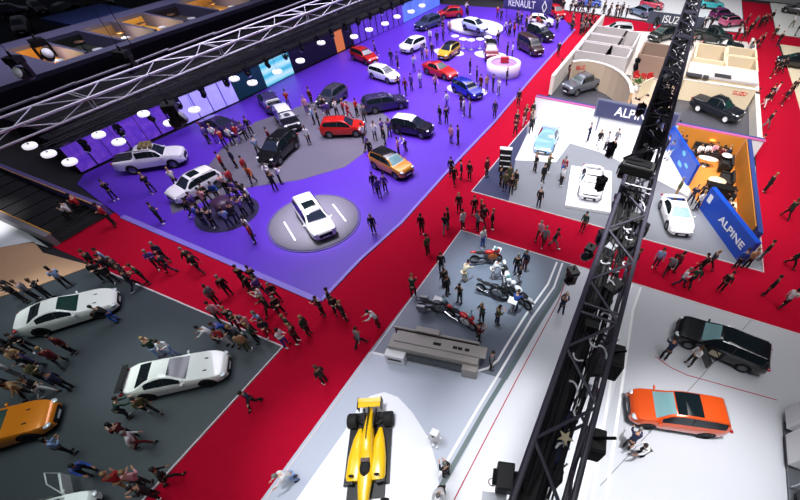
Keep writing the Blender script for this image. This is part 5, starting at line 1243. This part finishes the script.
grp('on the purple stand', [(108, 190, 'k', 'n', 'photo'), (155, 213, 'n', 'k', 'fold'), (147, 183, 'k', 'd'), (173, 178, 'w', 'd', 'phone'), (221, 162, 'r', 'd', 'stand'), (232, 158, 'n', 'k', 'stand'), (244, 166, 'r', 'o', 'stand'), (250, 174, 'a', 'k', 'walk'), (230, 178, 'r', 'k'), (224, 184, 'i', 'd'), (203, 200, 'i', 'k'),
    (267, 172, 'w', 'k', 'phone'), (277, 174, 'w', 'd', 'phone'), (272, 181, 'k', 'k'), (256, 146, 'l', 'k'), (269, 137, 'm', 'd'), (306, 135, 'w', 'k', 'stand'), (317, 119, 'k', 'k', 'stand'), (312, 115, 'l', 'k'), (305, 105, 'i', 'p', 'stand'), (286, 99, 'r', 'p'), (336, 108, 'w', 'd'), (342, 108, 'r', 'd'), (347, 110, 'r', 'r'), (358, 107, 'r', 'k'), (363, 113, 'g', 'k'), (318, 98, 'm', 'd'), (322, 105, 'k', 'p'), (327, 110, 'p', 'k'),
    (363, 133, 'w', 'k', 'phone'), (367, 142, 'p', 'd'), (370, 149, 'k', 'k', 'stand'), (374, 131, 'w', 'd'), (382, 128, 'p', 'k'), (389, 127, 'p', 'n'), (384, 135, 'k', 'd'), (373, 182, 'n', 'p', 'stand'), (378, 187, 'p', 'n', 'stand'), (384, 183, 'p', 'd', 'stand'), (372, 224, 'n', 'k', 'stand'), (398, 147, 'i', 'd', 'stand'), (405, 141, 'w', 'd', 'lean'), (451, 134, 'i', 'p', 'stand'), (458, 135, 'd', 'd', 'stand'), (440, 114, 'k', 'p', 'stand'), (446, 115, 'd', 'd', 'stand'), (447, 100, 'w', 'p', 'walk'), (461, 101, 'k', 'd'), (465, 107, 'w', 'g', 'stand'), (469, 108, 'g', 'd', 'stand'),
    (411, 82, 'p', 'n', 'stand'), (405, 86, 'm', 'd'), (399, 85, 'k', 'p'), (420, 79, 'w', 'p', 'stand'), (435, 82, 'i', 'd', 'walk'), (415, 64, 'l', 'p', 'photo'), (397, 60, 'p', 'k'), (391, 57, 'n', 'p', 'stand'), (470, 66, 'k', 'd', 'stand'), (477, 75, 'k', 'k', 'stand'), (483, 83, 'm', 'k', 'stand'), (487, 83, 't', 'p', 'stand'), (491, 83, 'k', 'n', 'stand'), (499, 86, 'w', 'g', 'photo'), (507, 76, 'n', 'k', 'stand'), (508, 50, 'k', 'k'), (512, 50, 'w', 'k'), (498, 38, 'k', 'd', 'stand'), (559, 48, 'k', 'k', 'stand'), (562, 67, 'k', 'k', 'stand'), (566, 69, 'k', 'm', 'stand'), (570, 73, 'm', 'k', 'stand'), (422, 52, 'p', 'd'), (427, 55, 'i', 'p'), (432, 50, 'k', 'd'), (375, 48, 'p', 'k'), (430, 36, 'w', 'p'), (437, 38, 'k', 'p'), (443, 33, 'p', 'd'),
    (205, 134, 'p', 'd'), (213, 134, 'w', 'p'), (222, 138, 'r', 'k'), (229, 136, 'w', 'd'), (236, 133, 'r', 'p'), (243, 131, 'p', 'k'), (248, 126, 'k', 'k')])
import itertools
rr = random.Random(21)
for k in range(15):
    a = k * 2 * PI / 15 + .15; q = G(228, 214); w = pix((q.x + 1.5 * math.cos(a) * (1 + .12 * (k % 2)), q.y + 1.5 * math.sin(a) * (1 + .12 * (k % 2)), .9))
    person(w[0], w[1], rr.choice('bnpkwlkd'), rr.choice('kdn'), zone='around the round counter', face=a + PI / 2)
person(250, 233, 'r', 'k', ps='stand', zone='around the round counter'); person(247, 226, 'w', 'n', zone='around the round counter')
def crowd(n, pxs, tops, bots, zone):
    """scatter visitors over a traced patch of floor"""
    P = [G(x, y) for x, y in pxs]; got = 0; tries = 0
    def inside(p):
        c = False
        for i in range(len(P)):
            a, b = P[i], P[i - 1]
            if (a.y > p[1]) != (b.y > p[1]) and p[0] < (b.x - a.x) * (p[1] - a.y) / (b.y - a.y) + a.x: c = not c
        return c
    xs = [p.x for p in P]; ys = [p.y for p in P]
    while got < n and tries < 5000:
        tries += 1; x, y = rr.uniform(min(xs), max(xs)), rr.uniform(min(ys), max(ys))
        if not inside((x, y)): continue
        w = pix((x, y, .9)); person(w[0], w[1], rr.choice(tops), rr.choice(bots), zone=zone); got += 1
for (a, b) in ((d1a, d1b), (d2a, d2b), (Vector((-9.4, YB, 0)), Vector((9.6, YB, 0))), (Vector((9.05, 23.2, 0)), Vector((8.55, YB, 0))), (Vector((-9.3, 41, 0)), Vector((-9.2, 64.5, 0)))):
    m_ = (a + b) / 2; BLOCK.append((Vector((m_.x, m_.y)), math.atan2(b.y - a.y, b.x - a.x), (b - a).length / 2, .22))
NP = len(PEOPLE); REM = 0
sh = [(.40, [(498, 18), (535, 16), (525, 40), (500, 34)], 'kndkrwp', 'kkdn', 'in the far crowd'), (.16, [(566, 18), (600, 26), (588, 36), (572, 32)], 'kdnmg', 'kd', 'in the far crowd'), (.26, [(440, 18), (500, 12), (500, 24), (455, 28)], 'pwkirn', 'pkd', 'in the far crowd'), (.18, [(560, 6), (640, 20), (600, 22), (560, 14)], 'kgdm', 'kdn', 'on the far white stand')]
print('PEOPLE listed', NP)

LANDMARKS += [('the stairway', Vector((-33, 7, 0)), 2.5), ('the tall information rack', rk.location.copy(), .6), ('the oval white table', G(711, 156), .6), ('the bar counter', G(742, 196), .6), ('the lettered blue wall', Vector(((d2a.x + d2b.x) / 2, (d2a.y + d2b.y) / 2, 0)), 1.0), ('the display unit', Vector((11.6, 10.3, 0)), 2),
   ('the white display figure', G(436, 440, .5), .3), ('the violet sign', Vector((LG.location.x, LG.location.y, 0)), 2), ('the front parapet', Vector((-46, 20, 0)), 0)]
place_people()
# the dense far crowd, too many and too small to count
CM = ['k', 'n', 'd', 'p', 'w', 'g', 'r', 'i']
cmats = [cloth(c) for c in CM] + [SKIN, BLACKM]
bmc = bmesh.new(); SAVE = list(PEOPLE); PEOPLE.clear()
for n_, pxs, t, b, z in ((46, [(497, 18), (545, 20), (560, 30), (528, 42), (500, 36)], 'kndkrwp', 'kkdn', ''), (26, [(566, 20), (602, 28), (588, 38), (570, 34)], 'kdng', 'kd', ''), (34, [(436, 14), (500, 14), (500, 28), (470, 18), (452, 38), (425, 30)], 'pwkirn', 'pkd', ''), (26, [(560, 6), (640, 18), (600, 24), (560, 14)], 'kgd', 'kdn', ''), (14, [(690, 20), (712, 30), (704, 60), (684, 60)], 'kd', 'k', '')):
    crowd(n_, pxs, t, b, z)
for q in PEOPLE:
    pn = rr.choice(['stand', 'phone', 'walk', 'fold', 'hip']); a_ = rr.uniform(-PI, PI); p_ = Vector((q['p'].x, q['p'].y, 0)); p_.z = floorz(p_.x, p_.y)
    if 63.2 < p_.y < 64.9 and p_.x < -12: continue
    if any(abs((p_.x - c.x) * math.cos(a) + (p_.y - c.y) * math.sin(a)) < hl + .3 and abs(-(p_.x - c.x) * math.sin(a) + (p_.y - c.y) * math.cos(a)) < hw + .3 for c, a, hl, hw in BLOCK): continue
    T_ = Matrix.Translation(p_) @ Matrix.Rotation(a_, 4, 'Z') @ Matrix.Scale(.91, 4)
    for key, mi in (('body', 8), ('top', CM.index(q['top'])), ('trousers', CM.index(q['bot'])), ('hair', 9)):
        n0 = len(bmc.verts); f0 = len(bmc.faces); bmc.from_mesh(PP[pn][key]); bmc.verts.ensure_lookup_table(); bmc.faces.ensure_lookup_table()
        bmesh.ops.transform(bmc, matrix=T_, verts=bmc.verts[n0:])
        for f in bmc.faces[f0:]: f.material_index = mi
mc = bpy.data.meshes.new('crowd'); bmc.to_mesh(mc); bmc.free()
for m in cmats: mc.materials.append(m)
tag(link('crowd', mc), 'dense far crowd of small dark dressed visitors around the violet sign and far aisles', 'crowd', None, 'stuff')
PEOPLE.extend(SAVE)
# three visitors on the dark stairway
for i, (x, y, t) in enumerate([(65, 207, 'w'), (74, 200, 'r'), (105, 214, 'r')]):
    p = G(x, y, 1.0); lvl = .08 + .05 * max(0, (-32 - p.x) / 1.35 + .5)
    PEOPLE2 = dict(p=p)
    b = PP['sit' if i < 2 else 'fold']; zb = min(.6, lvl) if i < 2 else .08
    r = empty('person', (p.x, p.y, zb), [2.2, 2.0, 2.6][i], 'person in %s top %s on the dark stairway' % (CL[t][0], ['crouching in the middle', 'crouching near the violet side', 'waiting at the foot'][i]), 'person', 'visitors on the stairway')
    link('body', b['body'], r, [SKIN]); link('shirt', b['top'], r, [cloth(t)]); link('trousers', b['trousers'], r, [cloth('k')]); link('hair', b['hair'], r, [BLACKM])
    for k in ('shoeL', 'shoeR'): link('shoe', b[k], r, [BLACKM])

# ------------------------------------------------------------------ light
W = bpy.data.worlds.new('world'); SC.world = W; W.use_nodes = True
W.node_tree.nodes['Background'].inputs[0].default_value = (.55, .6, .8, 1); W.node_tree.nodes['Background'].inputs[1].default_value = .06
def area(name, loc, size, power, col=(1, 1, 1), sizey=None, spread=None, target=None):
    l = bpy.data.lights.new(name, 'AREA'); l.energy = power; l.color = col; l.shape = 'RECTANGLE'; l.size = size; l.size_y = sizey or size
    if spread: l.spread = math.radians(spread)
    o = bpy.data.objects.new(name, l); COL.objects.link(o); o.location = loc
    if target is not None: o.rotation_euler = (Vector(target) - Vector(loc)).to_track_quat('-Z', 'Y').to_euler()
    return o
def spot(name, loc, tgt, power, ang=30, col=(1, 1, 1), r=.6, blend=.7):
    l = bpy.data.lights.new(name, 'SPOT'); l.energy = power; l.color = col; l.spot_size = math.radians(ang); l.spot_blend = blend; l.shadow_soft_size = r
    o = bpy.data.objects.new(name, l); COL.objects.link(o); o.location = loc; o.rotation_euler = (Vector(tgt) - Vector(loc)).to_track_quat('-Z', 'Y').to_euler()
    return o
ZL = 21
area('rig_purple', (-23, 34, ZL), 14, 9500, (.88, .82, 1.0), 44, 100)
area('rig_purple_far', (-22, 60, ZL), 22, 5600, (.9, .85, 1.0), 20, 110)
area('rig_dark_stand', (-22, -1, ZL), 14, 620, (.86, 1.0, .96), 10, 90)
area('rig_racing', (-5, 0, ZL), 8, 420, (.94, .96, 1.0), 10, 70)
area('rig_cars', (8, 6, ZL), 10, 560, (1, 1, 1), 14, 80)
area('rig_sports', (-1, 29, ZL), 14, 1500, (.95, .97, 1.0), 8, 80)
area('rig_aisle_right', (13, 32, ZL), 5, 850, (1, .93, .9), 30, 70)
area('rig_far_right', (4, 56, ZL), 22, 3600, (1, .96, .93), 22, 100)
area('rig_far_top', (-8, 80, ZL), 40, 3200, (1, .98, .98), 14, 100)
area('fill_booth_front', (3, 26, 20), 14, 1900, (1, .97, .94), 6, 80, (2, 50, 1))  # unseen fill added from the camera side to brighten booth walls
area('fill_signs', (-4, 12, 19), 10, 1100, (1, .98, 1), 6, 70, (2, 34, 1))  # added slanting fill, out of view, brightens the upright sign faces
spot('spot_turntable', (-17.9, 14, ZL), (-17.9, 14, 0), 26000, 20)
spot('spot_moto', (-4.9, 14.2, ZL), (-4.9, 14.0, 0), 26000, 22, (.86, .97, 1), blend=1)
for tgt, pw in (((-27.5, 2, 0), 9000), ((-18.3, 1.2, 0), 9500), ((-25, -3, 0), 5500)):
    spot('spot_coupe', (tgt[0], tgt[1], ZL), tgt, pw, 18, (.92, 1, .98), blend=1)
p = G(545, 132); spot('spot_blue_coupe', (p.x, p.y, ZL), p, 5000, 24)
p = G(350, 455); spot('spot_racing', (p.x, p.y, ZL), p, 12000, 28, (.95, .96, 1), blend=1)
p = G(520, 440); spot('spot_white_lane', (p.x, p.y, ZL), p, 16000, 26, blend=1)
p = G(690, 470); spot('spot_car_front', (p.x, p.y, ZL), p, 22000, 32, blend=1)
p = G(670, 215); spot('spot_sports', (p.x, p.y, ZL), p, 9000, 22, blend=1)
p = G(600, 170); spot('spot_sports', (p.x, p.y, ZL), p, 6000, 26, blend=1)
spot('spot_red', (-10.7, 1.5, ZL), (-10.2, .5, 0), 600, 16, (1, .9, .9), blend=1)
spot('spot_aisle_pink', (-22, 7, ZL), (-22, 7.5, 0), 900, 34, (1, .7, .95), blend=1)
spot('spot_aisle', (7, 20, ZL), (7, 20, 0), 700, 34, (1, .9, .9), blend=1)
spot('spot_white_left', (-38, 4, ZL), (-38, 4.2, 0), 22000, 16)
for i, (y0, y1, c) in enumerate(rooms):
    if c[0] > 120:
        l = bpy.data.lights.new('room_lamp', 'POINT'); l.energy = 260; l.color = (1, .78, .45); l.shadow_soft_size = .4
        o = bpy.data.objects.new('room_lamp', l); COL.objects.link(o); o.location = (-51.5, (y0 + y1) / 2, 3.6)
area('rig_mezzanine', (-52, 25, 18), 10, 1500, (.8, .8, 1), 30, 100)
l = bpy.data.lights.new('lounge_lamp', 'AREA')
area('rig_lounge', (7.3, 31, 12), 4, 180, (1, .78, .5), 8, 60)
